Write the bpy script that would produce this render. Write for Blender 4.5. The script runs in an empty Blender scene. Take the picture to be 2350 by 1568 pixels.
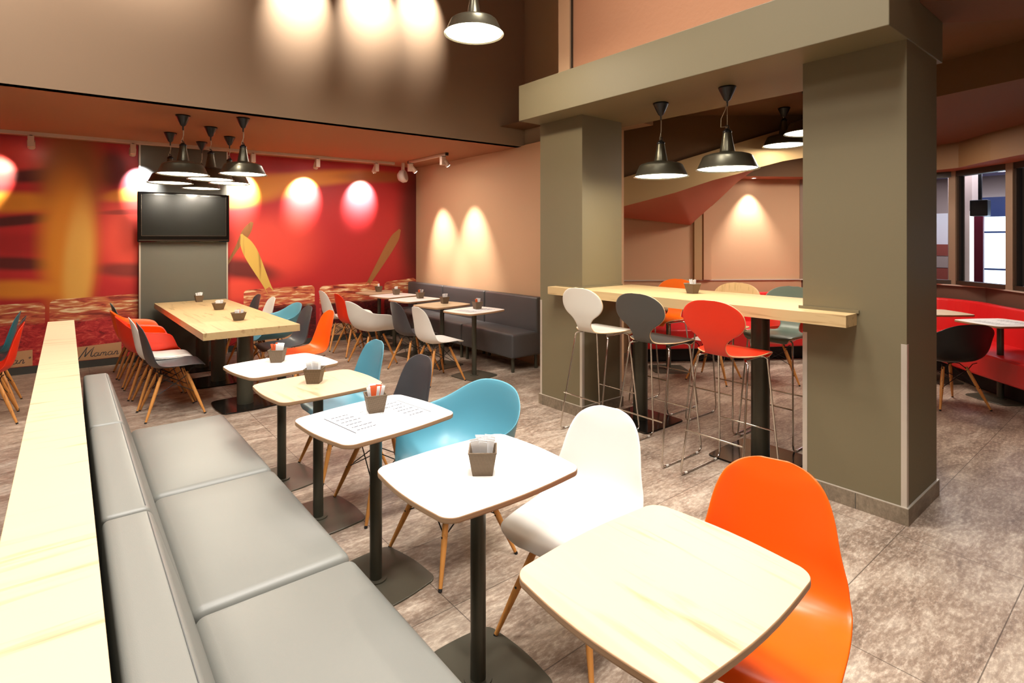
import bpy, math, random
from mathutils import Vector, Matrix
R = math.radians
PI = math.pi
rnd = random.Random(7)
scn = bpy.context.scene
col = scn.collection

# ------------------------------------------------------------------ materials
MAT = {}
def srgb(r, g, b):
    def f(c):
        c /= 255.0
        return c/12.92 if c <= .04045 else ((c+.055)/1.055)**2.4
    return (f(r), f(g), f(b), 1)

def mat(name, color=(.5, .5, .5, 1), rough=.5, metal=0., emit=None, estr=1., coat=0., spec=.5, bump=None, trans=0.):
    m = bpy.data.materials.new(name); m.use_nodes = True
    nt = m.node_tree; b = nt.nodes['Principled BSDF']
    b.inputs['Base Color'].default_value = color
    b.inputs['Roughness'].default_value = rough
    b.inputs['Metallic'].default_value = metal
    b.inputs['Specular IOR Level'].default_value = spec
    b.inputs['Coat Weight'].default_value = coat
    b.inputs['Transmission Weight'].default_value = trans
    if emit:
        b.inputs['Emission Color'].default_value = emit
        b.inputs['Emission Strength'].default_value = estr
    # faint procedural variation of roughness so nothing is perfectly uniform
    tc = nt.nodes.new('ShaderNodeTexCoord'); nz = nt.nodes.new('ShaderNodeTexNoise')
    nz.inputs['Scale'].default_value = (bump[0] if bump else 40)
    nz.inputs['Detail'].default_value = 4
    nt.links.new(tc.outputs['Object'], nz.inputs['Vector'])
    if not emit and not trans:
        mr = nt.nodes.new('ShaderNodeMapRange')
        mr.inputs['To Min'].default_value = max(0, rough-.04); mr.inputs['To Max'].default_value = min(1, rough+.04)
        nt.links.new(nz.outputs['Fac'], mr.inputs['Value']); nt.links.new(mr.outputs['Result'], b.inputs['Roughness'])
    if bump:
        bp_ = nt.nodes.new('ShaderNodeBump'); bp_.inputs['Strength'].default_value = bump[1]; bp_.inputs['Distance'].default_value = .002
        nt.links.new(nz.outputs['Fac'], bp_.inputs['Height']); nt.links.new(bp_.outputs['Normal'], b.inputs['Normal'])
    MAT[name] = m
    return m

def N(nt, t, **kw):
    n = nt.nodes.new(t)
    for k, v in kw.items(): setattr(n, k, v)
    return n

def ramp(nt, src, stops):
    r = nt.nodes.new('ShaderNodeValToRGB')
    el = r.color_ramp.elements
    while len(el) < len(stops): el.new(.5)
    for e, (p, c) in zip(el, stops): e.position = p; e.color = c
    nt.links.new(src, r.inputs['Fac'])
    return r.outputs['Color']

def mixc(nt, fac, a, b, mode='MIX'):
    m = nt.nodes.new('ShaderNodeMix'); m.data_type = 'RGBA'; m.blend_type = mode
    for sock, v in ((m.inputs[0], fac), (m.inputs[6], a), (m.inputs[7], b)):
        if hasattr(v, 'is_linked') or isinstance(v, bpy.types.NodeSocket): nt.links.new(v, sock)
        else: sock.default_value = v
    return m.outputs[2]

def math_(nt, op, a, b=None, clamp=False):
    m = nt.nodes.new('ShaderNodeMath'); m.operation = op; m.use_clamp = clamp
    for i, v in enumerate((a, b)):
        if v is None: continue
        if isinstance(v, bpy.types.NodeSocket): nt.links.new(v, m.inputs[i])
        else: m.inputs[i].default_value = v
    return m.outputs[0]

def wood(name, base, dark, grain_axis='X', rough=.45, scale=1., streak=.5):
    m = mat(name, base, rough); nt = m.node_tree; b = nt.nodes['Principled BSDF']
    tc = N(nt, 'ShaderNodeTexCoord'); mp = N(nt, 'ShaderNodeMapping')
    s = {'X': (1.2, 14, 14), 'Y': (14, 1.2, 14), 'Z': (14, 14, 1.2)}[grain_axis]
    mp.inputs['Scale'].default_value = [q*scale for q in s]
    nt.links.new(tc.outputs['Object'], mp.inputs['Vector'])
    n1 = N(nt, 'ShaderNodeTexNoise'); n1.inputs['Scale'].default_value = 1.6; n1.inputs['Detail'].default_value = 9; n1.inputs['Distortion'].default_value = .6
    nt.links.new(mp.outputs['Vector'], n1.inputs['Vector'])
    c = ramp(nt, n1.outputs['Fac'], [(.28, dark), (.42, base), (.6, base), (.78, [min(1, x*1.12) for x in base[:3]]+[1])])
    n2 = N(nt, 'ShaderNodeTexNoise'); n2.inputs['Scale'].default_value = .45; n2.inputs['Detail'].default_value = 3; n2.inputs['Distortion'].default_value = 1.5
    nt.links.new(mp.outputs['Vector'], n2.inputs['Vector'])
    k = ramp(nt, n2.outputs['Fac'], [(.60, (0, 0, 0, 1)), (.72, (1, 1, 1, 1))])
    kk = math_(nt, 'MULTIPLY', k, streak)
    out = mixc(nt, kk, c, dark)
    nt.links.new(out, b.inputs['Base Color'])
    return m

white_pl = mat('white_plastic', srgb(235, 233, 226), .38)
orange_pl = mat('orange_plastic', srgb(240, 92, 8), .35)
red_pl = mat('red_plastic', srgb(226, 50, 22), .38)
blue_pl = mat('blue_plastic', srgb(88, 150, 168), .38)
teal_pl = mat('teal_plastic', srgb(40, 98, 108), .4)
dark_pl = mat('dark_grey_plastic', srgb(68, 67, 70), .38)
black_pl = mat('black_plastic', srgb(24, 24, 26), .4)
leg_wood = wood('maple_wood', srgb(205, 140, 70), srgb(150, 95, 45), 'Z', .4, 2, .2)
black_wire = mat('black_wire', srgb(22, 20, 20), .4, .3)
rubber = mat('black_rubber', srgb(18, 18, 18), .7)
chrome = mat('chrome', srgb(205, 198, 188), .14, 1.)
pole_m = mat('grey_green_metal', srgb(72, 70, 58), .35, .35)
base_m = mat('base_plate_metal', srgb(84, 80, 68), .38, .3)
lam_wood = wood('oak_laminate', srgb(198, 177, 144), srgb(168, 142, 108), 'Y', .42, 1., .45)
lam_white = mat('white_laminate', srgb(240, 238, 232), .32)
edge_beige = mat('beige_edge', srgb(168, 132, 98), .5)
oak_top = wood('oak_top', srgb(196, 168, 122), srgb(160, 128, 84), 'Y', .42, 1., .35)
oak_bar = wood('oak_bar_top', srgb(198, 170, 124), srgb(162, 130, 86), 'Y', .42, 1., .3)
ledge_m = wood('oak_ledge', srgb(199, 178, 144), srgb(164, 136, 102), 'X', .48, .9, .6)
leather = mat('grey_leather', srgb(116, 116, 110), .43, bump=(500, .12))
leather_dk = mat('charcoal_leather', srgb(74, 72, 72), .42, bump=(500, .12))
leather_red = mat('red_leather', srgb(205, 30, 32), .38, bump=(400, .1))
stitch_m = mat('stitching', srgb(88, 88, 86), .6)
taupe = mat('taupe_wall_paint', srgb(152, 126, 100), .75, bump=(60, .1))
peach = mat('peach_wall_paint', srgb(196, 158, 122), .75, bump=(60, .1))
olive = mat('olive_grey_paint', srgb(112, 102, 76), .6, bump=(80, .08))
pinkwall = mat('pink_brown_plaster', srgb(182, 130, 96), .85, bump=(25, .9))
ceil_m = mat('warm_brown_ceiling', srgb(158, 106, 74), .85)
brown_m = mat('brown_bulkhead_paint', srgb(104, 72, 38), .7)
back_ceil = mat('dark_warm_ceiling', srgb(112, 74, 48), .85)
stair_m = mat('stair_soffit_paint', srgb(170, 105, 78), .8)
tan_m = mat('tan_band_paint', srgb(170, 140, 96), .7)
skirt_m = mat('baseboard_grey', srgb(62, 62, 58), .6)
alu = mat('light_metal_trim', srgb(205, 196, 182), .4, .5)
lamp_blk = mat('lamp_dark_metal', srgb(98, 94, 78), .32, .75)
lamp_cap = mat('lamp_black_plastic', srgb(26, 26, 28), .35)
lamp_in = mat('lamp_inner_glow', srgb(255, 250, 238), .5, emit=srgb(255, 246, 226), estr=7)
bulb_m = mat('bulb_glow', (1, 1, 1, 1), .5, emit=srgb(255, 246, 226), estr=25)
cord_m = mat('clear_cord', srgb(190, 180, 155), .4)
track_m = mat('track_metal', srgb(205, 180, 160), .45, .2)
spot_in = mat('spot_glow', (1, 1, 1, 1), .5, emit=(1, .95, .85, 1), estr=20)
tv_blk = mat('tv_gloss_black', srgb(8, 8, 8), .12, coat=.5)
tv_scr = mat('tv_screen', srgb(26, 26, 22), .22)
paper = mat('white_paper', srgb(240, 240, 240), .7)
paper_or = mat('orange_paper', srgb(226, 100, 50), .6)
ink = mat('print_ink', srgb(60, 60, 66), .7)
grey_paint = mat('column_grey_paint', srgb(92, 90, 80), .5)
speaker_m = mat('speaker_shell', srgb(200, 180, 168), .5)
dado_m = mat('dark_brown_dado', srgb(92, 62, 48), .6)
frame_m = mat('window_frame_taupe', srgb(132, 110, 90), .5)
frame_dk = mat('window_frame_dark', srgb(44, 30, 18), .5)
lobby_w = mat('lobby_wall', srgb(170, 150, 140), .8)
lobby_c = mat('lobby_ceiling', srgb(120, 112, 150), .8)
sky_m = mat('daylight_outside', (1, 1, 1, 1), .5, emit=srgb(205, 235, 255), estr=3.2)
glass = mat('window_glass', (1, 1, 1, 1), 0.0, trans=1.)
glass.node_tree.nodes['Principled BSDF'].inputs['IOR'].default_value = 1.02
navy = mat('door_blue_frame', srgb(40, 60, 110), .4)
maroon = mat('maroon_sign', srgb(120, 25, 50), .5)
brickp = mat('terracotta_print', srgb(150, 70, 55), .7)
down_m = mat('downlight_glow', (1, 1, 1, 1), .5, emit=(1, .93, .85, 1), estr=30)
gold_print = wood('honey_spoon_print', srgb(214, 176, 84), srgb(140, 96, 36), 'Z', .6, .5, .5)
brown_print = wood('brown_spoon_print', srgb(150, 100, 52), srgb(80, 45, 20), 'Z', .6, .5, .5)
label_m = mat('label_print', srgb(196, 150, 108), .7)

def basket_mat():
    m = mat('woven_basket', srgb(120, 100, 78), .75); nt = m.node_tree; b = nt.nodes['Principled BSDF']
    tc = N(nt, 'ShaderNodeTexCoord'); sp = N(nt, 'ShaderNodeSeparateXYZ'); nt.links.new(tc.outputs['Object'], sp.inputs[0])
    xy = math_(nt, 'ADD', sp.outputs[0], sp.outputs[1]); cx = N(nt, 'ShaderNodeCombineXYZ')
    nt.links.new(math_(nt, 'ADD', xy, sp.outputs[2]), cx.inputs[0]); nt.links.new(math_(nt, 'SUBTRACT', xy, sp.outputs[2]), cx.inputs[1]); cx.inputs[2].default_value = .001
    ch = N(nt, 'ShaderNodeTexChecker'); ch.inputs['Scale'].default_value = 210
    ch.inputs['Color1'].default_value = srgb(128, 108, 86); ch.inputs['Color2'].default_value = srgb(74, 58, 42)
    nt.links.new(cx.outputs[0], ch.inputs['Vector']); nt.links.new(ch.outputs['Color'], b.inputs['Base Color'])
    bb = N(nt, 'ShaderNodeBump'); bb.inputs['Strength'].default_value = .5; bb.inputs['Distance'].default_value = .001
    nt.links.new(ch.outputs['Fac'], bb.inputs['Height']); nt.links.new(bb.outputs['Normal'], b.inputs['Normal'])
    return m
basket_m = basket_mat()

def floor_mat(name, c1, c2, c3, grout, tiles=True):
    m = mat(name, (.3, .25, .2, 1), .42); nt = m.node_tree; b = nt.nodes['Principled BSDF']
    tc = N(nt, 'ShaderNodeTexCoord'); mp = N(nt, 'ShaderNodeMapping'); mp.inputs['Scale'].default_value = (1., 2.6, 1.6)
    nt.links.new(tc.outputs['Object'], mp.inputs['Vector'])
    n1 = N(nt, 'ShaderNodeTexNoise'); n1.inputs['Scale'].default_value = 2.6; n1.inputs['Detail'].default_value = 12; n1.inputs['Roughness'].default_value = .72; n1.inputs['Distortion'].default_value = .5
    nt.links.new(mp.outputs['Vector'], n1.inputs['Vector'])
    c = ramp(nt, n1.outputs['Fac'], [(.30, c1), (.48, c2), (.66, c3)])
    n2 = N(nt, 'ShaderNodeTexNoise'); n2.inputs['Scale'].default_value = 22; n2.inputs['Detail'].default_value = 8; n2.inputs['Roughness'].default_value = .75
    nt.links.new(mp.outputs['Vector'], n2.inputs['Vector'])
    c = mixc(nt, .45, c, ramp(nt, n2.outputs['Fac'], [(.35, c1), (.5, c2), (.62, c3)]), 'MIX')
    # tile grid 1.065 x 0.5 m
    mp2 = N(nt, 'ShaderNodeMapping'); mp2.inputs['Location'].default_value = (-1.28, -.465, 0)
    nt.links.new(tc.outputs['Object'], mp2.inputs['Vector'])
    br = N(nt, 'ShaderNodeTexBrick'); br.offset = 0; br.squash = 1
    br.inputs['Scale'].default_value = 1; br.inputs['Brick Width'].default_value = 1.065; br.inputs['Row Height'].default_value = .5
    br.inputs['Mortar Size'].default_value = .0022; br.inputs['Mortar Smooth'].default_value = .1; br.inputs['Bias'].default_value = 0
    br.inputs['Color1'].default_value = (.88, .88, .88, 1); br.inputs['Color2'].default_value = (1.12, 1.12, 1.12, 1); br.inputs['Mortar'].default_value = (1, 1, 1, 1)
    nt.links.new(mp2.outputs['Vector'], br.inputs['Vector'])
    if tiles:
        c = mixc(nt, 1., c, br.outputs['Color'], 'MULTIPLY')
        c = mixc(nt, math_(nt, 'MULTIPLY', br.outputs['Fac'], .8), c, grout)
    nt.links.new(c, b.inputs['Base Color'])
    bb = N(nt, 'ShaderNodeBump'); bb.inputs['Strength'].default_value = .15; bb.inputs['Distance'].default_value = .002
    nt.links.new(n1.outputs['Fac'], bb.inputs['Height']); nt.links.new(bb.outputs['Normal'], b.inputs['Normal'])
    return m
floor_m = floor_mat('vinyl_tile_floor', srgb(82, 66, 56), srgb(148, 128, 111), srgb(214, 200, 182), srgb(66, 54, 45))
skirt_tile = floor_mat('skirting_tile', srgb(92, 80, 64), srgb(124, 110, 92), srgb(150, 136, 114), srgb(60, 50, 42), False)

# --- the printed mural (soft red / amber picture), all in wall coordinates
def mural_mat():
    m = mat('mural_print', (.6, .03, .03, 1), .5); nt = m.node_tree; b = nt.nodes['Principled BSDF']
    tc = N(nt, 'ShaderNodeTexCoord'); sp = N(nt, 'ShaderNodeSeparateXYZ'); nt.links.new(tc.outputs['Object'], sp.inputs[0])
    X, Z = sp.outputs[0], sp.outputs[2]
    red, deep, dark = srgb(205, 42, 44), srgb(165, 30, 32), srgb(62, 22, 18)
    amber, gold, brown, coral = srgb(224, 140, 40), srgb(232, 176, 84), srgb(150, 84, 36), srgb(238, 82, 62)
    blobs = [  # x, z, rx, rz, rot deg, colour, strength
        (-.5, 2.45, .5, .25, 0, coral, .5), (1.2, 1.6, 3.6, 1.0, 0, red, .6),
        (.62, 1.6, .35, .55, 0, coral, .9), (2.35, 1.45, .75, .5, 0, coral, .7), (3.6, 1.4, .9, .6, 0, deep, .6),
        (-.45, 1.98, .62, .13, 3, amber, 1), (-.42, .98, .5, .12, -3, amber, .9),
        (-.28, 2.30, .40, .09, 8, dark, .9), (-.45, 1.77, .48, .07, 8, dark, .9), (-.45, 1.28, .45, .09, -4, dark, .85),
        (-.4, 1.5, .4, .14, 0, deep, .8),
        (.45, 2.42, .18, .28, 0, dark, .8), (.62, 2.12, .34, .09, 10, amber, .8), (.58, 1.90, .3, .035, 4, srgb(130, 40, 30), .7),
        (.60, 1.17, .38, .10, -4, srgb(110, 40, 34), .85),
        (.06, 2.35, .36, .62, 0, brown, 1), (.03, 1.5, .30, .95, 0, amber, 1), (.12, 1.25, .16, .85, -3, gold, .95),
        (2.0, 2.25, .7, .22, 12, amber, 1), (2.9, 2.47, 1.0, .13, 8, amber, .9), (3.9, 2.56, .7, .10, 3, brown, .8),
        (2.1, 2.62, .6, .10, 0, srgb(150, 20, 12), .8),
        (1.95, 1.13, .5, .16, -12, dark, .85), (1.85, .85, .35, .18, 0, coral, .8),
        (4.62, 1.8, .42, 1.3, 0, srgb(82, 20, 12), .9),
    ]
    c = None; cur = deep
    for (cx, cz, rx, rz, rot, colr, s) in blobs:
        dx = math_(nt, 'SUBTRACT', X, cx); dz = math_(nt, 'SUBTRACT', Z, cz)
        a = R(rot); ca, sa = math.cos(a), math.sin(a)
        p = math_(nt, 'ADD', math_(nt, 'MULTIPLY', dx, ca/rx), math_(nt, 'MULTIPLY', dz, sa/rx))
        q = math_(nt, 'ADD', math_(nt, 'MULTIPLY', dx, -sa/rz), math_(nt, 'MULTIPLY', dz, ca/rz))
        d = math_(nt, 'SQRT', math_(nt, 'ADD', math_(nt, 'POWER', math_(nt, 'ABSOLUTE', p), 2), math_(nt, 'POWER', math_(nt, 'ABSOLUTE', q), 2)))
        mr = N(nt, 'ShaderNodeMapRange'); mr.interpolation_type = 'SMOOTHSTEP'
        mr.inputs['From Min'].default_value = .45; mr.inputs['From Max'].default_value = 1.25
        mr.inputs['To Min'].default_value = s; mr.inputs['To Max'].default_value = 0
        nt.links.new(d, mr.inputs['Value'])
        c = mixc(nt, mr.outputs['Result'], c if c is not None else cur, colr)
    nt.links.new(c, b.inputs['Base Color'])
    return m
mural_m = mural_mat()
mural_m.node_tree.nodes['Principled BSDF'].inputs['Roughness'].default_value = .38

def jam_mat(name, cols, zlo, ztop):
    m = mat(name, cols[1], .5); nt = m.node_tree; b = nt.nodes['Principled BSDF']
    tc = N(nt, 'ShaderNodeTexCoord'); mp = N(nt, 'ShaderNodeMapping'); mp.inputs['Scale'].default_value = (3.2, 1, 7)
    nt.links.new(tc.outputs['Object'], mp.inputs['Vector'])
    n1 = N(nt, 'ShaderNodeTexNoise'); n1.inputs['Scale'].default_value = 2.6; n1.inputs['Detail'].default_value = 8; n1.inputs['Roughness'].default_value = .7; n1.inputs['Distortion'].default_value = 1.2
    nt.links.new(mp.outputs['Vector'], n1.inputs['Vector'])
    lo = ramp(nt, n1.outputs['Fac'], [(.32, cols[0]), (.47, cols[1]), (.58, cols[2]), (.7, cols[3])])
    mp2 = N(nt, 'ShaderNodeMapping'); mp2.inputs['Scale'].default_value = (2.6, 1, 15)
    nt.links.new(tc.outputs['Object'], mp2.inputs['Vector'])
    n2 = N(nt, 'ShaderNodeTexNoise'); n2.inputs['Scale'].default_value = 1.7; n2.inputs['Detail'].default_value = 7; n2.inputs['Distortion'].default_value = .8
    nt.links.new(mp2.outputs['Vector'], n2.inputs['Vector'])
    hi = ramp(nt, n2.outputs['Fac'], [(.32, srgb(120, 36, 30)), (.44, srgb(190, 84, 62)), (.54, srgb(206, 128, 78)), (.64, srgb(246, 220, 176))])
    sp = N(nt, 'ShaderNodeSeparateXYZ'); nt.links.new(tc.outputs['Object'], sp.inputs[0])
    mr = N(nt, 'ShaderNodeMapRange'); mr.inputs['From Min'].default_value = zlo; mr.inputs['From Max'].default_value = ztop
    nt.links.new(sp.outputs[2], mr.inputs['Value'])
    nt.links.new(mixc(nt, mr.outputs['Result'], lo, hi), b.inputs['Base Color'])
    return m
jam_a = jam_mat('jam_block_print', [srgb(110, 16, 20), srgb(170, 34, 40), srgb(196, 60, 56), srgb(226, 150, 110)], .56, .62)
jam_b = jam_mat('dark_jam_block_print', [srgb(48, 14, 20), srgb(80, 24, 28), srgb(110, 30, 32), srgb(150, 50, 44)], .56, .62)

# ------------------------------------------------------------------ mesh helper
class MB:
    def __init__(s): s.v = []; s.f = []; s.mi = []; s.sm = []
    def add(s, vs, fs, mi=0, sm=False, M=None):
        o = len(s.v)
        for v in vs:
            v = Vector(v)
            if M is not None: v = M @ v
            s.v.append(tuple(v))
        for f in fs: s.f.append(tuple(i+o for i in f)); s.mi.append(mi); s.sm.append(sm)
        return s
    def box(s, x0, x1, y0, y1, z0, z1, mi=0, M=None):
        vs = [(x0, y0, z0), (x1, y0, z0), (x1, y1, z0), (x0, y1, z0), (x0, y0, z1), (x1, y0, z1), (x1, y1, z1), (x0, y1, z1)]
        return s.add(vs, [(0, 3, 2, 1), (4, 5, 6, 7), (0, 1, 5, 4), (1, 2, 6, 5), (2, 3, 7, 6), (3, 0, 4, 7)], mi, False, M)
    def prism(s, poly, z0, z1, mi=0, mi_side=None, sm=False, M=None, rings=None):
        """poly CCW; optional rings [(scale_inset, z)] for rounded edges"""
        n = len(poly)
        if rings is None: rings = [(0, z0), (0, z1)]
        cx = sum(p[0] for p in poly)/n; cy = sum(p[1] for p in poly)/n
        vs = []
        for ins, z in rings:
            for p in poly:
                d = math.hypot(p[0]-cx, p[1]-cy); k = (d-ins)/d if d else 1
                vs.append((cx+(p[0]-cx)*k, cy+(p[1]-cy)*k, z))
        ms = mi if mi_side is None else mi_side
        for r in range(len(rings)-1):
            s.add(vs[r*n:(r+2)*n], [(i, (i+1) % n, n+(i+1) % n, n+i) for i in range(n)], ms, sm, M)
        s.add(vs[:n], [tuple(reversed(range(n)))], ms, False, M)
        s.add(vs[-n:], [tuple(range(n))], mi, False, M)
        return s
    def cyl(s, p0, p1, r0, r1=None, n=12, mi=0, caps=True, mids=None):
        p0 = Vector(p0); p1 = Vector(p1); r1 = r0 if r1 is None else r1
        d = (p1-p0).normalized(); a = d.orthogonal().normalized(); b = d.cross(a)
        st = [(0, r0)] + (mids or []) + [(1, r1)]
        vs = []
        for t, r in st:
            c = p0.lerp(p1, t)
            for i in range(n):
                th = 2*PI*i/n; vs.append(c + a*math.cos(th)*r + b*math.sin(th)*r)
        fs = [(k*n+i, k*n+(i+1) % n, (k+1)*n+(i+1) % n, (k+1)*n+i) for k in range(len(st)-1) for i in range(n)]
        s.add(vs, fs, mi, True)
        if caps:
            s.add(vs[:n], [tuple(reversed(range(n)))], mi); s.add(vs[-n:], [tuple(range(n))], mi)
        return s
    def tube(s, pts, r, n=8, mi=0, closed=False):
        pts = [Vector(p) for p in pts]; m = len(pts)
        vs = []; up = None
        for i, p in enumerate(pts):
            q0 = pts[i-1] if (i > 0 or closed) else p; q1 = pts[(i+1) % m] if (i < m-1 or closed) else p
            d = (q1-q0).normalized()
            if up is None: up = d.orthogonal().normalized()
            up = (up - d*up.dot(d)).normalized(); b = d.cross(up)
            for k in range(n):
                th = 2*PI*k/n; vs.append(p + up*math.cos(th)*r + b*math.sin(th)*r)
        fs = []
        for i in range(m if closed else m-1):
            j = (i+1) % m
            fs += [(i*n+k, i*n+(k+1) % n, j*n+(k+1) % n, j*n+k) for k in range(n)]
        if not closed: fs += [tuple(reversed(range(n))), tuple(range((m-1)*n, m*n))]
        return s.add(vs, fs, mi, True)
    def lathe(s, prof, n=32, mi=0, sm=True, c=(0, 0, 0), M=None):
        vs = [(c[0]+r*math.cos(2*PI*i/n), c[1]+r*math.sin(2*PI*i/n), c[2]+z) for r, z in prof for i in range(n)]
        fs = [(k*n+i, k*n+(i+1) % n, (k+1)*n+(i+1) % n, (k+1)*n+i) for k in range(len(prof)-1) for i in range(n)]
        return s.add(vs, fs, mi, sm, M)
    def grid(s, fn, nu, nv, mi=0, closed_u=False):
        vs = [fn(i/(nu if closed_u else nu-1), j/(nv-1)) for j in range(nv) for i in range(nu)]
        fs = []
        for j in range(nv-1):
            for i in range(nu if closed_u else nu-1):
                k = (i+1) % nu
                fs.append((j*nu+i, j*nu+k, (j+1)*nu+k, (j+1)*nu+i))
        return s.add(vs, fs, mi, True)
    def build(s, name, mats, parent=None, loc=(0, 0, 0), rz=0., bevel=0., seg=2, solid=None, sub=0, shade=None):
        me = bpy.data.meshes.new(name); me.from_pydata(s.v, [], s.f); me.update()
        if not isinstance(mats, (list, tuple)): mats = [mats]
        for m in mats: me.materials.append(m)
        me.polygons.foreach_set('material_index', s.mi); me.polygons.foreach_set('use_smooth', s.sm)
        o = bpy.data.objects.new(name, me); col.objects.link(o)
        o.location = loc; o.rotation_euler = (0, 0, rz)
        if parent: o.parent = parent
        if solid:
            md = o.modifiers.new('thick', 'SOLIDIFY'); md.thickness = solid[0]; md.offset = solid[1]; md.use_even_offset = True
            if len(solid) > 2: md.material_offset_rim = solid[2]
        if bevel:
            md = o.modifiers.new('bev', 'BEVEL'); md.width = bevel; md.segments = seg; md.limit_method = 'ANGLE'; md.angle_limit = R(40)
            if shade is None: shade = True
            md.harden_normals = False
        if sub:
            md = o.modifiers.new('sub', 'SUBSURF'); md.levels = sub; md.render_levels = sub
        return o

def tag(o, label=None, cat=None, group=None, kind=None):
    if label: o['label'] = label
    if cat: o['category'] = cat
    if group: o['group'] = group
    if kind: o['kind'] = kind
    return o
def empty(name, loc=(0, 0, 0), rz=0.):
    o = bpy.data.objects.new(name, None); col.objects.link(o); o.location = loc; o.rotation_euler = (0, 0, rz); o.empty_display_size = .05
    return o
def copy_tree(o, parent=None):
    c = o.copy(); col.objects.link(c)
    if parent: c.parent = parent
    for ch in list(o.children): copy_tree(ch, c)
    return c
def struct(o): o['kind'] = 'structure'; return o
def first_or_copy(store, key, maker):
    if key not in store: store[key] = maker(); return store[key]
    return copy_tree(store[key])
def light(name, typ, energy, parent=None, loc=(0, 0, 0), color=(1, .92, .8), size=.1, rot=None, spot=None, blend=.5, sx=None, sy=None):
    l = bpy.data.lights.new(name, typ); l.energy = energy; l.color = color
    if typ in ('POINT', 'SPOT'): l.shadow_soft_size = size
    if typ == 'AREA':
        l.shape = 'RECTANGLE'; l.size = sx or size; l.size_y = sy or size
    if typ == 'SPOT': l.spot_size = R(spot); l.spot_blend = blend
    o = bpy.data.objects.new(name, l); col.objects.link(o); o.location = loc
    if rot is not None: o.rotation_euler = rot
    if parent: o.parent = parent
    return o
def aim(loc, target):
    d = Vector(target)-Vector(loc); return d.to_track_quat('-Z', 'Y').to_euler()

def spline(keys, t):
    """Catmull-Rom through rows of numbers, t in 0..1"""
    n = len(keys)-1; x = max(0, min(.99999, t))*n; i = int(x); f = x-i
    p = [keys[max(0, min(n, i+k))] for k in (-1, 0, 1, 2)]
    return [0.5*((2*b)+(-a+c)*f+(2*a-5*b+4*c-d)*f*f+(-a+3*b-3*c+d)*f**3) for a, b, c, d in zip(*p)]

# ------------------------------------------------------------------ the setting
# mural wall along the line y = MY(x)
def MY(x): return 8.49 - (x+.6)*.0635
MW = Matrix.Identity(4)
def wall_panel(mb, x0, x1, z0, z1, off=0., mi=0, th=.0):
    mb.add([(x0, MY(x0)-off, z0), (x1, MY(x1)-off, z0), (x1, MY(x1)-off, z1), (x0, MY(x0)-off, z1)], [(0, 1, 2, 3)], mi)
mw = MB()
xl, xr = -4.2, 4.56
mw.add([(xl, MY(xl), 0), (xr, MY(xr), 0), (xr, MY(xr), 2.78), (xl, MY(xl), 2.78), (xl, MY(xl)+.15, 0), (xr, MY(xr)+.15, 0), (xr, MY(xr)+.15, 2.78), (xl, MY(xl)+.15, 2.78)],
       [(0, 1, 2, 3), (7, 6, 5, 4), (4, 0, 3, 7), (1, 5, 6, 2), (3, 2, 6, 7)], 0)
def mural_poly(pts, off, mi):
    mw.add([(x, MY(x)-off, z) for x, z in pts], [tuple(range(len(pts)))], mi)
def block(x0, x1, z0, ztl, ztr, mi):
    r = .06
    pts = [(x0, z0), (x1, z0), (x1, ztr-r)]
    for k in range(5):
        a = k/4*PI/2; pts.append((x1-r+r*math.cos(a), ztr-r+r*math.sin(a)))
    for k in range(5):
        a = PI/2+k/4*PI/2; pts.append((x0+r+r*math.cos(a), ztl-r+r*math.sin(a)))
    mural_poly(pts, .001, mi)
block(-2.6, -1.35, .09, .80, .83, 1); block(-1.3, -.19, .09, .80, .82, 1); block(-.15, .74, .09, .845, .865, 1)
block(1.93, 2.9, .09, .85, .87, 1); block(2.97, 3.92, .09, .85, .885, 1); block(4.0, 4.56, .09, .87, .91, 2)
block(2.25, 2.92, .09, .60, .60, 2); block(3.0, 3.9, .09, .58, .60, 2)
# printed honey spoons leaning on the blocks
def paddle(pts_l, pts_r, mi, off=.003): mural_poly(pts_l+list(reversed(pts_r)), off, mi)
def leaf(x0, z0, x1, z1, prof, mi, off):
    d = Vector((x1-x0, z1-z0)); L = d.length; d.normalize(); nrm = Vector((-d.y, d.x))
    a = []; b = []
    for k in range(25):
        t = k/24; w = spline(prof, t)[0]
        c = Vector((x0, z0))+d*L*t
        a.append(tuple(c-nrm*w)); b.append(tuple(c+nrm*w))
    mural_poly(a+list(reversed(b)), off, mi)
wprof = [(.045,), (.05,), (.06,), (.072,), (.084,), (.092,), (.09,), (.066,), (.012,)]
leaf(2.28, .80, 1.90, 1.63, wprof, 3, .004)
leaf(3.70, .80, 4.27, 1.72, [(.03,), (.036,), (.045,), (.055,), (.064,), (.072,), (.074,), (.066,), (.02,)], 4, .003)
leaf(1.70, 1.17, 2.04, 1.80, [(.014,), (.016,), (.018,), (.022,), (.03,), (.045,), (.055,), (.045,), (.02,)], 4, .002)
leaf(2.24, .86, 2.37, .66, [(.03,), (.04,), (.045,), (.04,)], 2, .005)
leaf(3.74, .86, 3.60, .66, [(.02,), (.03,), (.035,), (.03,)], 2, .005)
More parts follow.
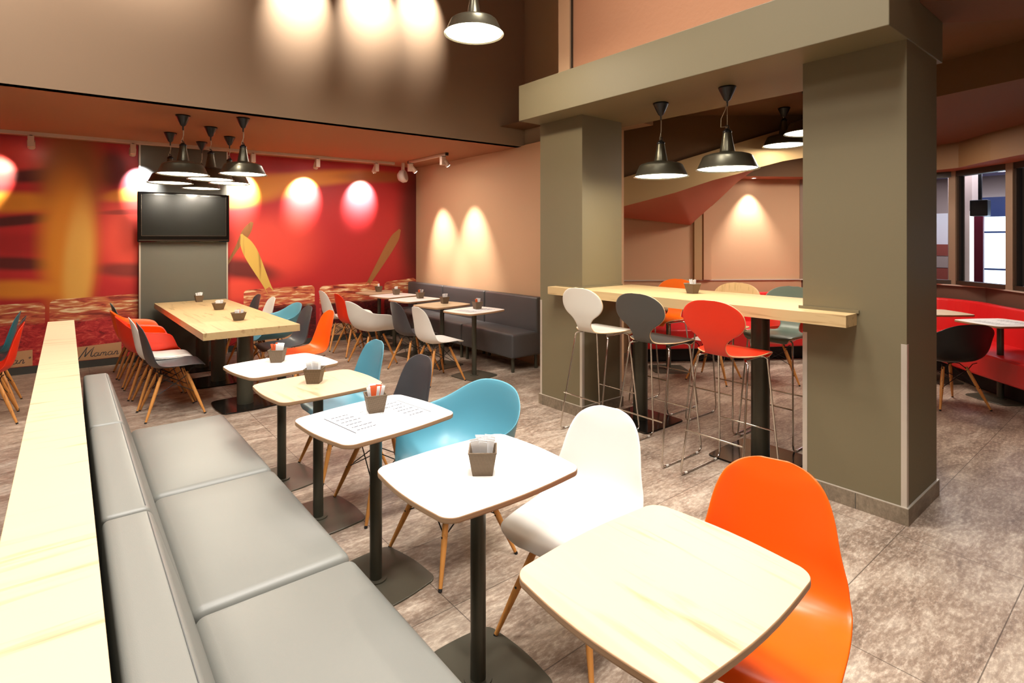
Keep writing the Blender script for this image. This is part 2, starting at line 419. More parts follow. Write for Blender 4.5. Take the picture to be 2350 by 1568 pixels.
# printed labels with the handwritten word
for (a, b_) in ((.08, .54), (-.80, -.30), (2.05, 2.58), (3.0, 3.55)): mural_poly([(a, .09), (b_, .09), (b_, .275), (a, .255)], .002, 5)
def stroke(path, w, mi=6, off=.004):
    L = []; Rr = []
    for i, p in enumerate(path):
        q0 = path[max(0, i-1)]; q1 = path[min(len(path)-1, i+1)]
        d = Vector((q1[0]-q0[0], q1[1]-q0[1]))
        if d.length == 0: d = Vector((1, 0))
        d.normalize(); n_ = Vector((-d.y, d.x))*w
        L.append((p[0]-n_.x, p[1]-n_.y)); Rr.append((p[0]+n_.x, p[1]+n_.y))
    for i in range(len(path)-1): mural_poly([L[i], L[i+1], Rr[i+1], Rr[i]], off, mi)
def cursive(ox, oz, s):
    def arc(cx, cz, rx, rz, a0, a1, n=9): return [(cx+rx*math.cos(R(a0+(a1-a0)*k/n)), cz+rz*math.sin(R(a0+(a1-a0)*k/n))) for k in range(n+1)]
    def put(pts, w=.032): stroke([(ox+(x+z*.35)*s, oz+z*s) for x, z in pts], w*s)
    put([(0, -.25), (.15, .3), (.35, 1.05), (.42, .5), (.48, .05)], .045); put([(.48, .05), (.72, .6), (.95, 1.02), (.92, .5), (.98, .08), (1.1, .02), (1.2, .12)], .045)
    def a_(x): put(arc(x+.2, .2, .17, .19, 60, 380)); put([(x+.37, .38), (x+.37, .08), (x+.46, .02), (x+.55, .12)])
    def m_(x, k=3):
        pts = [(x, .02), (x+.03, .36)]
        for q in range(k-1): pts += arc(x+.14+q*.2, .25, .1, .13, 180, 0) + [(x+.24+q*.2, .03)]
        put(pts); put([(x+.04+.2*(k-1), .03), (x+.1+.2*(k-1), 0), (x+.2+.2*(k-1), .12)])
    a_(1.2); m_(1.78); a_(2.38); m_(2.98, 2)
    put(arc(3.62, .52, .07, .07, 0, 360), .02)
cursive(.12, .125, .115); cursive(-.76, .125, .115); cursive(2.09, .125, .115); cursive(3.05, .125, .115)
o = mw.build('wall_back', [mural_m, jam_a, jam_b, gold_print, brown_print, label_m, ink]); struct(o)
mb = MB()
mb.add([(xl, MY(xl)-.012, 0), (xr, MY(xr)-.012, 0), (xr, MY(xr)-.012, .085), (xl, MY(xl)-.012, .085), (xl, MY(xl), .085), (xr, MY(xr), .085)], [(0, 1, 2, 3), (3, 2, 5, 4)], 0)
struct(mb.build('baseboard_back', skirt_m))
# grey column behind the television
mb = MB()
xa, xb = .715, 1.72
mb.add([(xa, MY(xa)-.07, 0), (xb, MY(xb)-.07, 0), (xb, MY(xb)-.07, 2.76), (xa, MY(xa)-.07, 2.76), (xa, MY(xa), 0), (xb, MY(xb), 0), (xb, MY(xb), 2.76), (xa, MY(xa), 2.76)],
       [(0, 1, 2, 3), (4, 0, 3, 7), (1, 5, 6, 2)], 0)
for x in (xa, xb-.018):
    mb.add([(x, MY(x)-.074, 0), (x+.018, MY(x)-.074, 0), (x+.018, MY(x)-.074, 2.76), (x, MY(x)-.074, 2.76)], [(0, 1, 2, 3)], 1)
struct(mb.build('wall_column_back', [grey_paint, alu]))

struct(MB().box(-4.4, 12.5, -4.2, 9.2, -.1, 0).build('floor', floor_m))
# ceiling over the mural side (under the mezzanine) and its tall fascia
FY0, FY1 = 5.73, 5.43      # fascia y at x=-.4 and x=4.35
def FY(x): return 5.70 - (x+.4)*.0589
mb = MB()
a, b_ = -4.4, 4.8
mb.add([(a, FY(a), 2.75), (b_, FY(b_), 2.75), (b_, 8.9, 2.75), (a, 8.9, 2.75)], [(3, 2, 1, 0)])
mb.add([(a, FY(a), 2.85), (b_, FY(b_), 2.85), (b_, 8.9, 2.85), (a, 8.9, 2.85)], [(0, 1, 2, 3)])
struct(mb.build('ceiling_mural_side', ceil_m))
mb = MB()
mb.add([(a, FY(a), 2.75), (b_, FY(b_), 2.75), (b_, FY(b_), 5.0), (a, FY(a), 5.0), (a, FY(a)+.1, 2.75), (b_, FY(b_)+.1, 2.75), (b_, FY(b_)+.1, 5.0), (a, FY(a)+.1, 5.0)],
       [(0, 1, 2, 3), (7, 6, 5, 4), (4, 5, 1, 0)])
struct(mb.build('wall_fascia', taupe))
# right wall of the mural side: lower peach wall and recessed upper wall
mb = MB()
mb.box(4.56, 4.75, 5.65, 8.6, 0, 2.76)
mb.add([(4.56, 5.65, 0), (4.45, 3.9, 0), (4.45, 3.9, 2.76), (4.56, 5.65, 2.76), (4.75, 5.65, 0), (4.75, 3.9, 0), (4.75, 3.9, 2.76), (4.75, 5.65, 2.76)],
       [(1, 0, 3, 2), (4, 5, 6, 7), (3, 7, 6, 2), (5, 1, 2, 6)])
struct(mb.build('wall_right', peach))
struct(MB().box(4.6, 4.8, 3.55, 5.7, 2.76, 5.0).build('wall_right_upper', taupe))
mb = MB(); mb.box(3.45, 4.5, -1.5, 3.55, 2.976, 5.0, 0); mb.box(3.43, 3.47, 3.42, 3.56, 2.976, 5.0, 1)
struct(mb.build('wall_right_mezzanine', [pinkwall, peach]))
struct(MB().box(3.435, 3.45, 3.395, 3.41, 2.98, 5.0).build('trim_1', frame_dk))
# portal: two pillars and the deep beam
def pillar(name, x0, x1, y0, y1):
    struct(MB().box(x0, x1, y0, y1, 0, 2.65).build(name, olive))
pillar('wall_pillar_left', 3.5, 4.03, 3.335, 3.88)
pillar('wall_pillar_right', 3.555, 4.12, .965, 1.508)
struct(MB().box(3.25, 4.217, .957, 3.90, 2.65, 2.976).build('wall_beam', olive, bevel=.004))
def skirting(name, x0, x1, y0, y1):
    t = .012; mb = MB()
    mb.box(x0-t, x1+t, y0-t, y1+t, 0, .092, 0); mb.box(x0-t*.9, x1+t*.9, y0-t*.9, y1+t*.9, .092, .096, 1)
    for k in range(1, 5):
        yy = y0+(y1-y0)*k/2.2
        if yy < y1: mb.box(x0-t-.0008, x0-t, yy-.0015, yy+.0015, 0, .092, 2)
    struct(mb.build(name, [skirt_tile, alu, skirt_m]))
skirting('baseboard_pillar_left', 3.5, 4.03, 3.335, 3.88); skirting('baseboard_pillar_right', 3.555, 4.12, .965, 1.508)
def guard(name, x, y, sx, sy, z0=.096, z1=.985):
    w = .026; mb = MB()
    mb.box(x-.002 if sx > 0 else x, x+.002 if sx < 0 else x, min(y, y+sy*w), max(y, y+sy*w), z0, z1)
    mb.box(min(x, x+sx*w), max(x, x+sx*w), y-.002 if sy > 0 else y, y+.002 if sy < 0 else y, z0, z1)
    struct(mb.build(name, alu))
guard('trim_2', 3.5, 3.335, 1, 1); guard('trim_3', 3.5, 3.88, 1, -1); guard('trim_4', 3.555, .965, 1, 1); guard('trim_5', 3.555, 1.508, 1, -1); guard('trim_6', 4.03, 3.335, -1, 1)

# curved room behind the portal
W = [(4.76, 5.75), (5.2, 5.35), (5.95, 4.85), (6.72, 4.31), (7.32, 3.94), (8.06, 3.44), (8.42, 2.8), (8.6, 2.05), (8.42, 1.5), (7.9, 1.08), (7.1, .3), (6.4, -.6), (5.6, -1.6)]
def wall_strip(pts, z0, z1, th, m, name, mi=None):
    mb = MB()
    for (ax, ay), (bx, by) in zip(pts[:-1], pts[1:]):
        d = Vector((bx-ax, by-ay)).normalized(); nn = Vector((-d.y, d.x))*th
        mb.add([(ax, ay, z0), (bx, by, z0), (bx, by, z1), (ax, ay, z1), (ax+nn.x, ay+nn.y, z0), (bx+nn.x, by+nn.y, z0), (bx+nn.x, by+nn.y, z1), (ax+nn.x, ay+nn.y, z1)],
               [(1, 0, 3, 2), (4, 5, 6, 7), (0, 1, 5, 4), (2, 3, 7, 6)])
    return struct(mb.build(name, m))
wall_strip(W[:6], 0, .985, .12, peach, 'wall_dado_curved'); wall_strip(W[5:], 0, .985, .12, dado_m, 'wall_dado_window')
wall_strip(W[:6], .985, 2.41, .10, peach, 'wall_curved_left')
wall_strip([(x*.995, y) for x, y in W], .985, 1.0, .16, alu, 'trim_7')
# narrow pilasters
for k, (t0) in enumerate((0.0, .35)):
    ax, ay = W[3]; bx, by = W[4]
    p = Vector((ax, ay)).lerp(Vector((bx, by)), t0*.55); d = (Vector((bx, by))-Vector((ax, ay))).normalized(); n_ = Vector((d.y, -d.x))*.05
    mb = MB(); q = p+d*.11
    mb.add([(p.x, p.y, 1.0), (q.x, q.y, 1.0), (q.x+n_.x, q.y+n_.y, 1.0), (p.x+n_.x, p.y+n_.y, 1.0), (p.x, p.y, 2.41), (q.x, q.y, 2.41), (q.x+n_.x, q.y+n_.y, 2.41), (p.x+n_.x, p.y+n_.y, 2.41)],
           [(0, 1, 5, 4), (1, 2, 6, 5), (2, 3, 7, 6), (3, 0, 4, 7)])
    struct(mb.build('wall_pilaster', tan_m if k == 0 else peach))
# bulkhead with soffit around the curved wall
def inset(pts, d):
    out = []
    for i, (x, y) in enumerate(pts):
        a = Vector(pts[max(0, i-1)]); b = Vector(pts[min(len(pts)-1, i+1)]); t = (b-a).normalized()
        out.append((x+t.y*d, y-t.x*d))
    return out
I = inset(W, .34)
mb = MB()
for i in range(1, len(W)-1):
    a, b2, c, d = W[i], W[i+1], I[i+1], I[i]
    mb.add([(*a, 2.40), (*b2, 2.40), (*c, 2.40), (*d, 2.40)], [(0, 1, 2, 3)], 1)
    mb.add([(*d, 2.40), (*c, 2.40), (*c, 2.95), (*d, 2.95)], [(0, 1, 2, 3)], 0)
struct(mb.build('wall_bulkhead', [brown_m, stair_m]))
# ceilings: high part next to the beam, lower part further back
CP = [(4.217, -2.5), (5.0, -2.5), (5.15, .3), (5.5, 1.6), (6.7, 3.0), (6.9, 6.2), (4.217, 6.2)]
mb = MB(); mb.add([(x, y, 2.97) for x, y in CP], [tuple(reversed(range(7)))]); struct(mb.build('ceiling_back_high', brown_m))
mb = MB(); mb.add([(5.0, -2.5, 2.70), (5.15, .3, 2.70), (5.5, 1.6, 2.70), (6.7, 3.0, 2.70), (6.9, 6.2, 2.70), (12.2, 6.2, 2.7), (12.2, -2.5, 2.7)], [tuple(range(7))]); struct(mb.build('ceiling_back_low', back_ceil))
mb = MB()
for p, q in zip(CP[1:5], CP[2:6]): mb.add([(*p, 2.70), (*q, 2.70), (*q, 2.97), (*p, 2.97)], [(0, 1, 2, 3)])
struct(mb.build('wall_ceiling_step', brown_m))
mb = MB(); mb.prism([(3.745, .955), (6.45, -2.02), (7.0, -2.12), (4.52, .63), (4.218, .955)], 2.90, 2.965); struct(mb.build('ceiling_slab', back_ceil))
# curved stair body crossing the back room (constant depth plane, seen from below)
f_px, yaw, hy, hcam = 1260., R(39.1), 549., 1.56
Fv = Vector((math.sin(yaw), math.cos(yaw))); Rv = Vector((math.cos(yaw), -math.sin(yaw)))
def at_depth(u, v, d):
    p = (Fv+Rv*((u-1175)/f_px))*d; return (p.x, p.y, hcam+(hy-v)*d/f_px)
low = [(1360, 492), (1430, 474), (1547, 443), (1635, 414), (1694, 399), (1747, 383), (1797, 370), (1845, 362), (1900, 356)]
up1 = [(1360, 430), (1430, 408), (1547, 373), (1635, 346), (1694, 328), (1747, 312), (1797, 297), (1845, 282), (1900, 266)]
mb = MB()
for i in range(len(low)-1):
    A, B, C, D = at_depth(*low[i], 6.2), at_depth(*low[i+1], 6.2), at_depth(*up1[i+1], 6.2), at_depth(*up1[i], 6.2)
    mb.add([A, B, C, D], [(0, 1, 2, 3)], 0)
    E_, F_ = at_depth(*up1[i+1], 6.26), at_depth(*up1[i], 6.26)
    mb.add([D, C, E_, F_], [(0, 1, 2, 3)], 0)
    mb.add([F_, E_, (E_[0], E_[1], 2.97), (F_[0], F_[1], 2.97)], [(0, 1, 2, 3)], 1)
back = [(1360, 494), (1430, 499), (1585, 517), (1612, 500), (1647, 461), (1723, 391), (1745, 384)]
def bk(u, v, d): return at_depth(u, v, d)
bpts = [at_depth(1360, 494, 7.2), at_depth(1430, 499, 7.3), at_depth(1585, 517, 7.55), at_depth(1647, 461, 7.6), at_depth(1690, 420, 7.3), at_depth(1723, 395, 6.7), at_depth(1747, 383, 6.2)]
NS_ = 10
def sof(u, v):
    i = min(4, int(u*5)); f = u*5-i
    A = Vector(at_depth(*low[i], 6.2)).lerp(Vector(at_depth(*low[i+1], 6.2)), f); B = Vector(bpts[i]).lerp(Vector(bpts[i+1]), f)
    return A.lerp(B, v)
mb.grid(sof, 41, 8, 2)
struct(mb.build('wall_stair_body', [tan_m, brown_m, stair_m]))
# end walls so that nothing opens onto the void
wall_strip([(-4.3, -4.1), (-4.3, 9.0)], 0, 5., .1, taupe, 'wall_left')
wall_strip([(5.7, -1.6), (5.7, -4.1)], 0, 5., .1, taupe, 'wall_right_near')
wall_strip([(6.0, -4.1), (-4.4, -4.1)], 0, 5., .1, taupe, 'wall_near')
struct(MB().box(-4.4, 4.8, -4.2, 5.9, 5.0, 5.1).build('ceiling', ceil_m))
struct(MB().box(3.45, 6.0, -4.2, -1.5, 2.97, 5.0).build('wall_mezzanine_near', taupe))

# windows in the curved wall
wi = W[5:12]
zs0, zs1 = 1.0, 2.33
n_win = 0
posts = []
def wpoint(i, t):
    a = Vector(W[i]); b = Vector(W[i+1]); return a.lerp(b, t)
bnd = [wpoint(5, 0), wpoint(5, 1.), wpoint(6, .60), wpoint(7, .403), wpoint(8, .648), wpoint(10, .2), wpoint(11, 0.1)]
for k, (p, q) in enumerate(zip(bnd[:-1], bnd[1:])):
    d = (q-p).normalized(); nn = Vector((-d.y, d.x)); L = (q-p).length
    M = Matrix.Translation((p.x, p.y, 0)) @ Matrix(((d.x, nn.x, 0, 0), (d.y, nn.y, 0, 0), (0, 0, 1, 0), (0, 0, 0, 1)))
    w = MB(); pw = .10 if k else .04
    w.box(-pw/2, pw/2, -.02, .10, zs0, zs1+.09, 0, M)
    w.box(pw/2, L, -.01, .08, zs0, zs0+.05, 1, M); w.box(pw/2, L, -.01, .08, zs1, zs1+.09, 1, M)
    w.box(pw/2, pw/2+.025, 0, .06, zs0+.05, zs1, 1, M)
    o = struct(w.build('window_%d' % (k+1), [frame_m, frame_dk]))
    g = MB(); g.box(pw/2+.02, L-.04, .03, .034, zs0+.05, zs1, 0, M)
    g.build('pane', glass, o)
# the lobby seen through the panes
lb = MB()
lb.box(12.0, 12.1, -2.5, 6.2, 0, 2.7); lb.box(8.2, 12.1, 6.2, 6.3, 0, 2.7)
struct(lb.build('wall_lobby', lobby_w))
struct(MB().box(8.9, 12.1, -2.5, 6.2, 2.62, 2.66).build('ceiling_lobby', lobby_c))
sky = MB(); sky.box(11.9, 11.92, .2, 2.35, .0, 2.15)
o = struct(sky.build('window_7', sky_m))
# door frames in front of the daylight
dr = MB()
for y in (.25, 1.02, 1.70, 2.26): dr.box(11.8, 11.86, y-.03, y+.03, 0, 2.2)
dr.box(11.8, 11.86, .2, 2.35, 1.93, 2.25); dr.box(11.8, 11.86, .2, 2.35, 1.66, 1.69); dr.box(11.8, 11.86, .2, 2.35, 1.05, 1.08)
o = struct(dr.build('door_1', navy))
h_ = MB(); h_.box(11.76, 11.80, 1.48, 1.51, 1.15, 1.42); h_.build('door_handle', black_pl, o)
pil = MB(); pil.box(10.6, 11.0, 2.05, 2.34, 0, 2.64); struct(pil.build('wall_lobby_pier', lobby_w))

# ------------------------------------------------------------------ chairs
def chair_frame(root, hx=.225, hy_=.225):
    """four dowel legs and the black wire truss"""
    tops = {}; feet = {}
    for sx in (-1, 1):
        for sy in (-1, 1):
            t = Vector((sx*.105, sy*.095+.0, .372)); f_ = Vector((sx*hx, sy*hy_, 0)); tops[sx, sy] = t; feet[sx, sy] = f_
            mb = MB(); f2 = f_.lerp(t, .03)
            mb.cyl(f2, t, .0085, .0125, 12, 0, True, [(.45, .0145), (.8, .0145), (.97, .013)])
            lg = mb.build('leg', leg_wood, root)
            mb = MB(); mb.cyl(f_, f2, .009, .009, 10); mb.build('foot_cap', rubber, lg)
            mb = MB(); c = f_.lerp(t, .52); mb.cyl(c+Vector((0, .016, 0)), c-Vector((0, .016, 0)), .005, .005, 8); 
            mb.build('screw', black_wire, lg)
    mb = MB()
    P = lambda k, t: feet[k].lerp(tops[k], t)
    ks = [(-1, -1), (1, -1), (1, 1), (-1, 1)]
    for i in range(4):
        a, b2 = ks[i], ks[(i+1) % 4]
        mb.cyl(P(a, .93), P(b2, .52), .0032, n=6); mb.cyl(P(b2, .93), P(a, .52), .0032, n=6)
    for k in ks:
        t = P(k, .93); mb.tube([t, Vector((t.x*1.25, t.y*1.2, .405)), Vector((t.x*1.5, t.y*1.35, .418))], .004, 6)
        mb.tube([t, Vector((t.x*.4, t.y*.9, .405)), Vector((0, t.y*.9, .412))], .004, 6)
    mb.build('wire_brace', black_wire, root)

prof_side = [  # y, z, half width, edge lift along the middle line of the shell
    (.240, .410, .205, -.004), (.222, .432, .210, .000), (.180, .440, .216, .004), (.100, .436, .224, .014), (.000, .425, .231, .026), (-.090, .421, .233, .040),
    (-.150, .433, .231, .052), (-.192, .472, .226, .058), (-.214, .535, .219, .056), (-.228, .610, .199, .050), (-.241, .685, .185, .040), (-.254, .755, .171, .028), (-.264, .800, .162, .018), (-.271, .832, .157, .012)]
def side_shell(m):
    NU, NV = 17, 48
    def fn(u, v):
        # rows gather towards both ends, where the outline closes as a superellipse
        v = v - .10*math.sin(2*PI*v)/(2*PI)*1.6
        y, z, w, k = spline(prof_side, v)
        y2, z2, _, _ = spline(prof_side, min(.999, v+.01)); y1, z1, _, _ = spline(prof_side, max(0, v-.01))
        t = Vector((y2-y1, z2-z1)); t.normalize()
        n_ = Vector((max(0, t.y), -t.x))
        s = (u*2-1)
        if v < .16: q = (1-v/.16); w *= max(.12, (1-q**2.6))**(1/2.6)
        if v > .74: q = ((v-.74)/.26); w *= max(.06, (1-q**2.3))**(1/2.1)
        off = k*abs(s)**2.6*(1 if v < .9 else max(0, (1-v)/.1))
        return (w*s, y+n_.x*off, z+n_.y*off)
    mb = MB(); mb.grid(fn, NU, NV)
    return mb
def make_side(m):
    root = empty('side_chair')
    mb = side_shell(m); mb.build('seat_shell', m, root, solid=(.0065, -1), sub=1)
    chair_frame(root)
    return root
rim_keys = [(0, .238, .420), (.07, .236, .421), (.135, .228, .427), (.195, .207, .445), (.238, .180, .490), (.268, .152, .560), (.292, .118, .625), (.306, .06, .652), (.312, -.01, .662), (.306, -.085, .672), (.285, -.155, .692),
            (.245, -.215, .732), (.195, -.255, .772), (.135, -.283, .800), (.065, -.297, .812), (0, -.300, .815)]
def arm_shell():
    mb = MB(); NT, NS = 16, 60
    def fn(u, v):
        a = u*2
        s = 1 if a <= 1 else -1
        x, y, z = spline(rim_keys, a if a <= 1 else 2-a)
        t = max(.002, v)
        h_ = 1-(1-t)**1.9
        wall = max(0, min(1, (z-.44)/.2))
        g = t**(2.2+.6*wall)
        cx, cy, zb = 0, -.02, .418
        fl = .014*max(0, (t-.86)/.14)**2*wall
        r = Vector((x-cx, y-cy)); rl = r.length
        back = max(0, min(1, (z-.68)/.12))
        lean = 1-(.10*back)*(1-t)
        px = cx+(x-cx)*h_*lean; py = cy+(y-cy)*h_*lean
        k = 1+fl/rl
        return (s*px*k, cy+(py-cy)*k, zb+(z-zb)*g - (.012*wall*max(0, (t-.9)/.1)**2))
    vs = [fn(i/NS, j/(NT-1)) for j in range(NT) for i in range(NS)]
    fs = [(j*NS+i, j*NS+(i+1) % NS, (j+1)*NS+(i+1) % NS, (j+1)*NS+i) for j in range(1, NT-1) for i in range(NS)]
    c = len(vs); vs.append((0, -.02, .418)); fs += [(NS+i, c, NS+(i+1) % NS) for i in range(NS)]
    fs = [tuple(reversed(f)) for f in fs]
    mb.add(vs[:], fs, 0, True)
    return mb
def make_arm(m):
    root = empty('armchair')
    arm_shell().build('seat_shell', m, root, solid=(.0065, 1), sub=1)
    chair_frame(root, .23, .225)
    return root
# stool: bent plywood shell on a chrome sledge frame
stool_prof = [(.215, .770, .150, 0), (.205, .792, .178, 0), (.150, .806, .200, .0), (.06, .802, .206, .004), (-.03, .795, .204, .010), (-.095, .792, .185, .014), (-.135, .795, .130, .006), (-.165, .806, .090, .0), (-.190, .832, .078, 0),
              (-.206, .868, .080, 0), (-.218, .910, .112, .004), (-.228, .950, .176, .012), (-.236, .992, .212, .020), (-.243, 1.035, .219, .022), (-.250, 1.080, .203, .018), (-.256, 1.118, .160, .010), (-.260, 1.142, .10, .004), (-.261, 1.150, .035, 0)]
def make_stool(m):
    root = empty('bar_stool')
    mb = MB()
    def fn(u, v):
        y, z, w, k = spline(stool_prof, v)
        y2, z2, _, _ = spline(stool_prof, min(.999, v+.01)); y1, z1, _, _ = spline(stool_prof, max(0, v-.01))
        t = Vector((y2-y1, z2-z1)); t.normalize(); n_ = Vector((max(0, t.y), -t.x))
        s = u*2-1; off = k*abs(s)**2.4
        e = (.03*(1-v/.1)**2*abs(s)**3) if v < .1 else 0
        lobe = 0
        if .28 < v < .46: lobe = -.05*math.sin((v-.28)/.18*PI)*max(0, (abs(s)-.45)/.55)
        return (w*s, y+n_.x*off-e+0*lobe, z+n_.y*off)
    mb.grid(fn, 17, 60)
    mb.build('seat_shell', [m, ply_edge], root, solid=(.011, -1, 1), sub=1)
    fr = MB(); r = .0065
    hx_ = .21; yb, yf = -.245, .225
    tb, tf = (-.10, .135)
    for s in (-1, 1):
        pts = [(s*.13, tb+.03, .782), (s*.155, tb, .778), (s*.172, tb-.008, .765)]
        foot = Vector((s*hx_, yb, .055)); st = Vector(pts[-1])
        pts += [tuple(st.lerp(foot, k)) for k in (.25, .5, .75, 1)]
        pts += [(s*(hx_+.002), yb+.004, .028), (s*(hx_+.002), yb+.022, .012), (s*(hx_+.002), yb+.05, .0085), (s*(hx_+.002), 0, .0085), (s*(hx_+.002), yf-.05, .0085), (s*(hx_+.002), yf-.02, .014), (s*(hx_+.002), yf-.002, .032)]
        f2 = Vector((s*hx_, yf, .06)); en = Vector((s*.172, tf+.01, .768))
        pts += [tuple(f2.lerp(en, k)) for k in (0, .25, .5, .75, 1)] + [(s*.155, tf, .780), (s*.13, tf-.03, .784)]
        m_ = MB(); m_.tube(pts, r, 8); sl = m_.build('leg_frame', chrome, root)
        for yy in (yb+.055, yf-.055): g = MB(); g.cyl((s*(hx_+.002), yy-.012, .0085), (s*(hx_+.002), yy+.012, .0085), .0085, n=8); g.build('glide', clear_m, sl)
    for yy, zz in ((-.222, .30), (.20, .30)):
        q = MB(); xx = hx_-.012+.0; q.cyl((-xx, yy, zz), (xx, yy, zz), .0055, n=8); q.build('foot_rail', chrome, root)
    q = MB(); q.cyl((-.14, tb+.02, .781), (-.14, tf-.02, .783), .006, n=8); q.cyl((.14, tb+.02, .781), (.14, tf-.02, .783), .006, n=8); q.box(-.14, .14, -.02, .02, .778, .784); q.build('seat_mount', chrome, root)
    return root
ply_edge = mat('plywood_edge', srgb(226, 190, 140), .5)
clear_m = mat('clear_glide', srgb(210, 205, 195), .3)
stool_white = mat('white_lacquer', srgb(232, 229, 218), .35)
stool_grey = mat('grey_lacquer', srgb(78, 76, 72), .45)
stool_greyg = mat('grey_green_lacquer', srgb(104, 116, 106), .35)
stool_red = mat('red_lacquer', srgb(226, 52, 24), .4)
stool_orange = mat('orange_lacquer', srgb(240, 106, 14), .4)
stool_nat = wood('natural_veneer', srgb(226, 190, 138), srgb(190, 150, 96), 'Z', .45, 1.5, .4)

STORE = {}
PLM = dict(white=white_pl, orange=orange_pl, red=red_pl, blue=blue_pl, teal=teal_pl, dark=dark_pl, black=black_pl)
def chair(kind, colr, x, y, face, label, group):
    """face: heading in degrees of the sitter, 0 = +Y, 90 = -X, -90 = +X"""
    key = (kind, colr)
    o = first_or_copy(STORE, key, lambda: (make_side if kind == 'side' else make_arm)(PLM[colr]))
    o.location = (x, y, 0); o.rotation_euler = (0, 0, R(face))
    tag(o, label, 'chair', group); return o
G1, G2, G3, G4 = 'moulded chairs facing the grey banquette', 'moulded chairs around the long oak table', 'moulded chairs facing the dark corner bench', 'moulded chairs left of the wooden ledge'
chair('side', 'orange', 1.565, .79, 106, 'orange moulded shell chair at the nearest oak table', G1)
chair('side', 'white', 1.565, 1.53, 100, 'bright white shell chair between the two nearest tables', G1)
chair('arm', 'blue', 1.50, 2.32, 92, 'light blue bucket armchair behind the two nearest white tables', G1)
chair('side', 'dark', 1.48, 3.02, 90, 'charcoal shell chair behind the table with the printed paper mat', G1)
chair('side', 'blue', 1.485, 3.68, 90, 'light blue side chair with high back near the small oak table', G1)
chair('side', 'dark', .745, 5.77, -90, 'charcoal shell chair, the nearest on the left side of the long oak table', G2)
chair('side', 'white', .72, 6.18, -90, 'white shell chair between the charcoal chair and the red armchair', G2)
chair('arm', 'red', .69, 6.66, -90, 'red bucket armchair on the left side of the long oak table', G2)
chair('arm', 'orange', .68, 7.22, -90, 'orange bucket armchair beyond the red armchair at the long table', G2)
chair('side', 'teal', .66, 7.72, -90, 'dark teal shell chair at the far left end of the long table', G2)
chair('side', 'orange', 1.84, 5.52, 90, 'orange shell chair at the right near corner of the long oak table', G2)
chair('side', 'dark', 1.80, 6.04, 90, 'charcoal shell chair beyond the orange one on the right of the long table', G2)
chair('arm', 'blue', 1.86, 6.72, 90, 'light blue bucket armchair on the right side of the long oak table', G2)
chair('side', 'white', 1.76, 7.24, 90, 'white shell chair behind the light blue armchair at the long table', G2)
chair('side', 'dark', 1.72, 7.74, 90, 'charcoal shell chair at the far right end of the long table', G2)
chair('side', 'white', 3.19, 5.24, -90, 'white shell chair, the nearest of the row facing the dark bench', G3)
chair('side', 'dark', 3.22, 5.82, -90, 'charcoal shell chair between the near white chair and the white armchair', G3)
chair('arm', 'white', 3.00, 6.48, -90, 'white bucket armchair facing the dark corner bench', G3)
chair('side', 'red', 3.06, 7.15, -90, 'red shell chair beyond the white armchair', G3)
chair('side', 'white', 3.06, 7.72, -90, 'white shell chair, the farthest of the row beside the mural', G3)
chair('side', 'red', -.55, 6.44, 92, 'red shell chair at the left edge beyond the ledge', G4)
chair('side', 'dark', -.56, 6.95, 90, 'charcoal shell chair mostly hidden behind the red one at left', G4)
chair('side', 'teal', -.62, 7.42, 90, 'teal shell chair at the left edge near the mural', G4)
chair('arm', 'black', 6.475, 1.44, -40, 'black bucket armchair right of the big pillar by the red bench', None)
G5 = 'moulded chairs seen behind the high bar'
chair('side', 'white', 5.60, 3.33, 10, 'white shell chair partly hidden behind the high bar', G5)
chair('arm', 'red', 6.12, 2.9, 30, 'red bucket armchair behind the dark bar column', G5)

G6 = 'bar stools along the high bar'
def stool(m, key, x, y, face, label):
    o = first_or_copy(STORE, key, lambda: make_stool(m)); o.location = (x, y, 0); o.scale = (1, 1, 1.022); o.rotation_euler = (0, 0, R(face)); tag(o, label, 'bar stool', G6)
stool(stool_white, 'sw', 3.385, 3.02, -90, 'white bar stool next to the left pillar')
stool(stool_grey, 'sg', 3.385, 2.46, -90, 'charcoal bar stool between the white and the red one')
stool(stool_red, 'sr', 3.385, 1.89, -90, 'red bar stool in front of the high bar')
stool(stool_orange, 'so', 4.33, 3.095, 90, 'orange bar stool on the far side of the high bar')
stool(stool_nat, 'sn', 4.33, 2.487, 90, 'natural wood bar stool on the far side of the high bar')
stool(stool_greyg, 'sgg', 4.33, 2.02, 90, 'grey green bar stool half hidden by the big pillar')

# ------------------------------------------------------------------ tables
def squircle(a, b, rc, bulge=.018, n=8):
    """rounded rectangle half sizes a,b, corner radius rc, sides bowed by bulge, CCW"""
    pts = []
    cor = [(a-rc, b-rc, 0), (-a+rc, b-rc, 90), (-a+rc, -b+rc, 180), (a-rc, -b+rc, 270)]
    for i, (cx, cy, a0) in enumerate(cor):
        for k in range(n+1):
            th = R(a0+90*k/n); pts.append((cx+rc*math.cos(th), cy+rc*math.sin(th)))
        nx = cor[(i+1) % 4]; p = pts[-1]; th = R(nx[2]); q = (nx[0]+rc*math.cos(th), nx[1]+rc*math.sin(th))
        for k in range(1, 8):
            t = k/8; bx, by = p[0]+(q[0]-p[0])*t, p[1]+(q[1]-p[1])*t; bu = bulge*math.sin(PI*t)
            nn = [(0, 1), (-1, 0), (0, -1), (1, 0)][i]; pts.append((bx+nn[0]*bu, by+nn[1]*bu))
    return pts
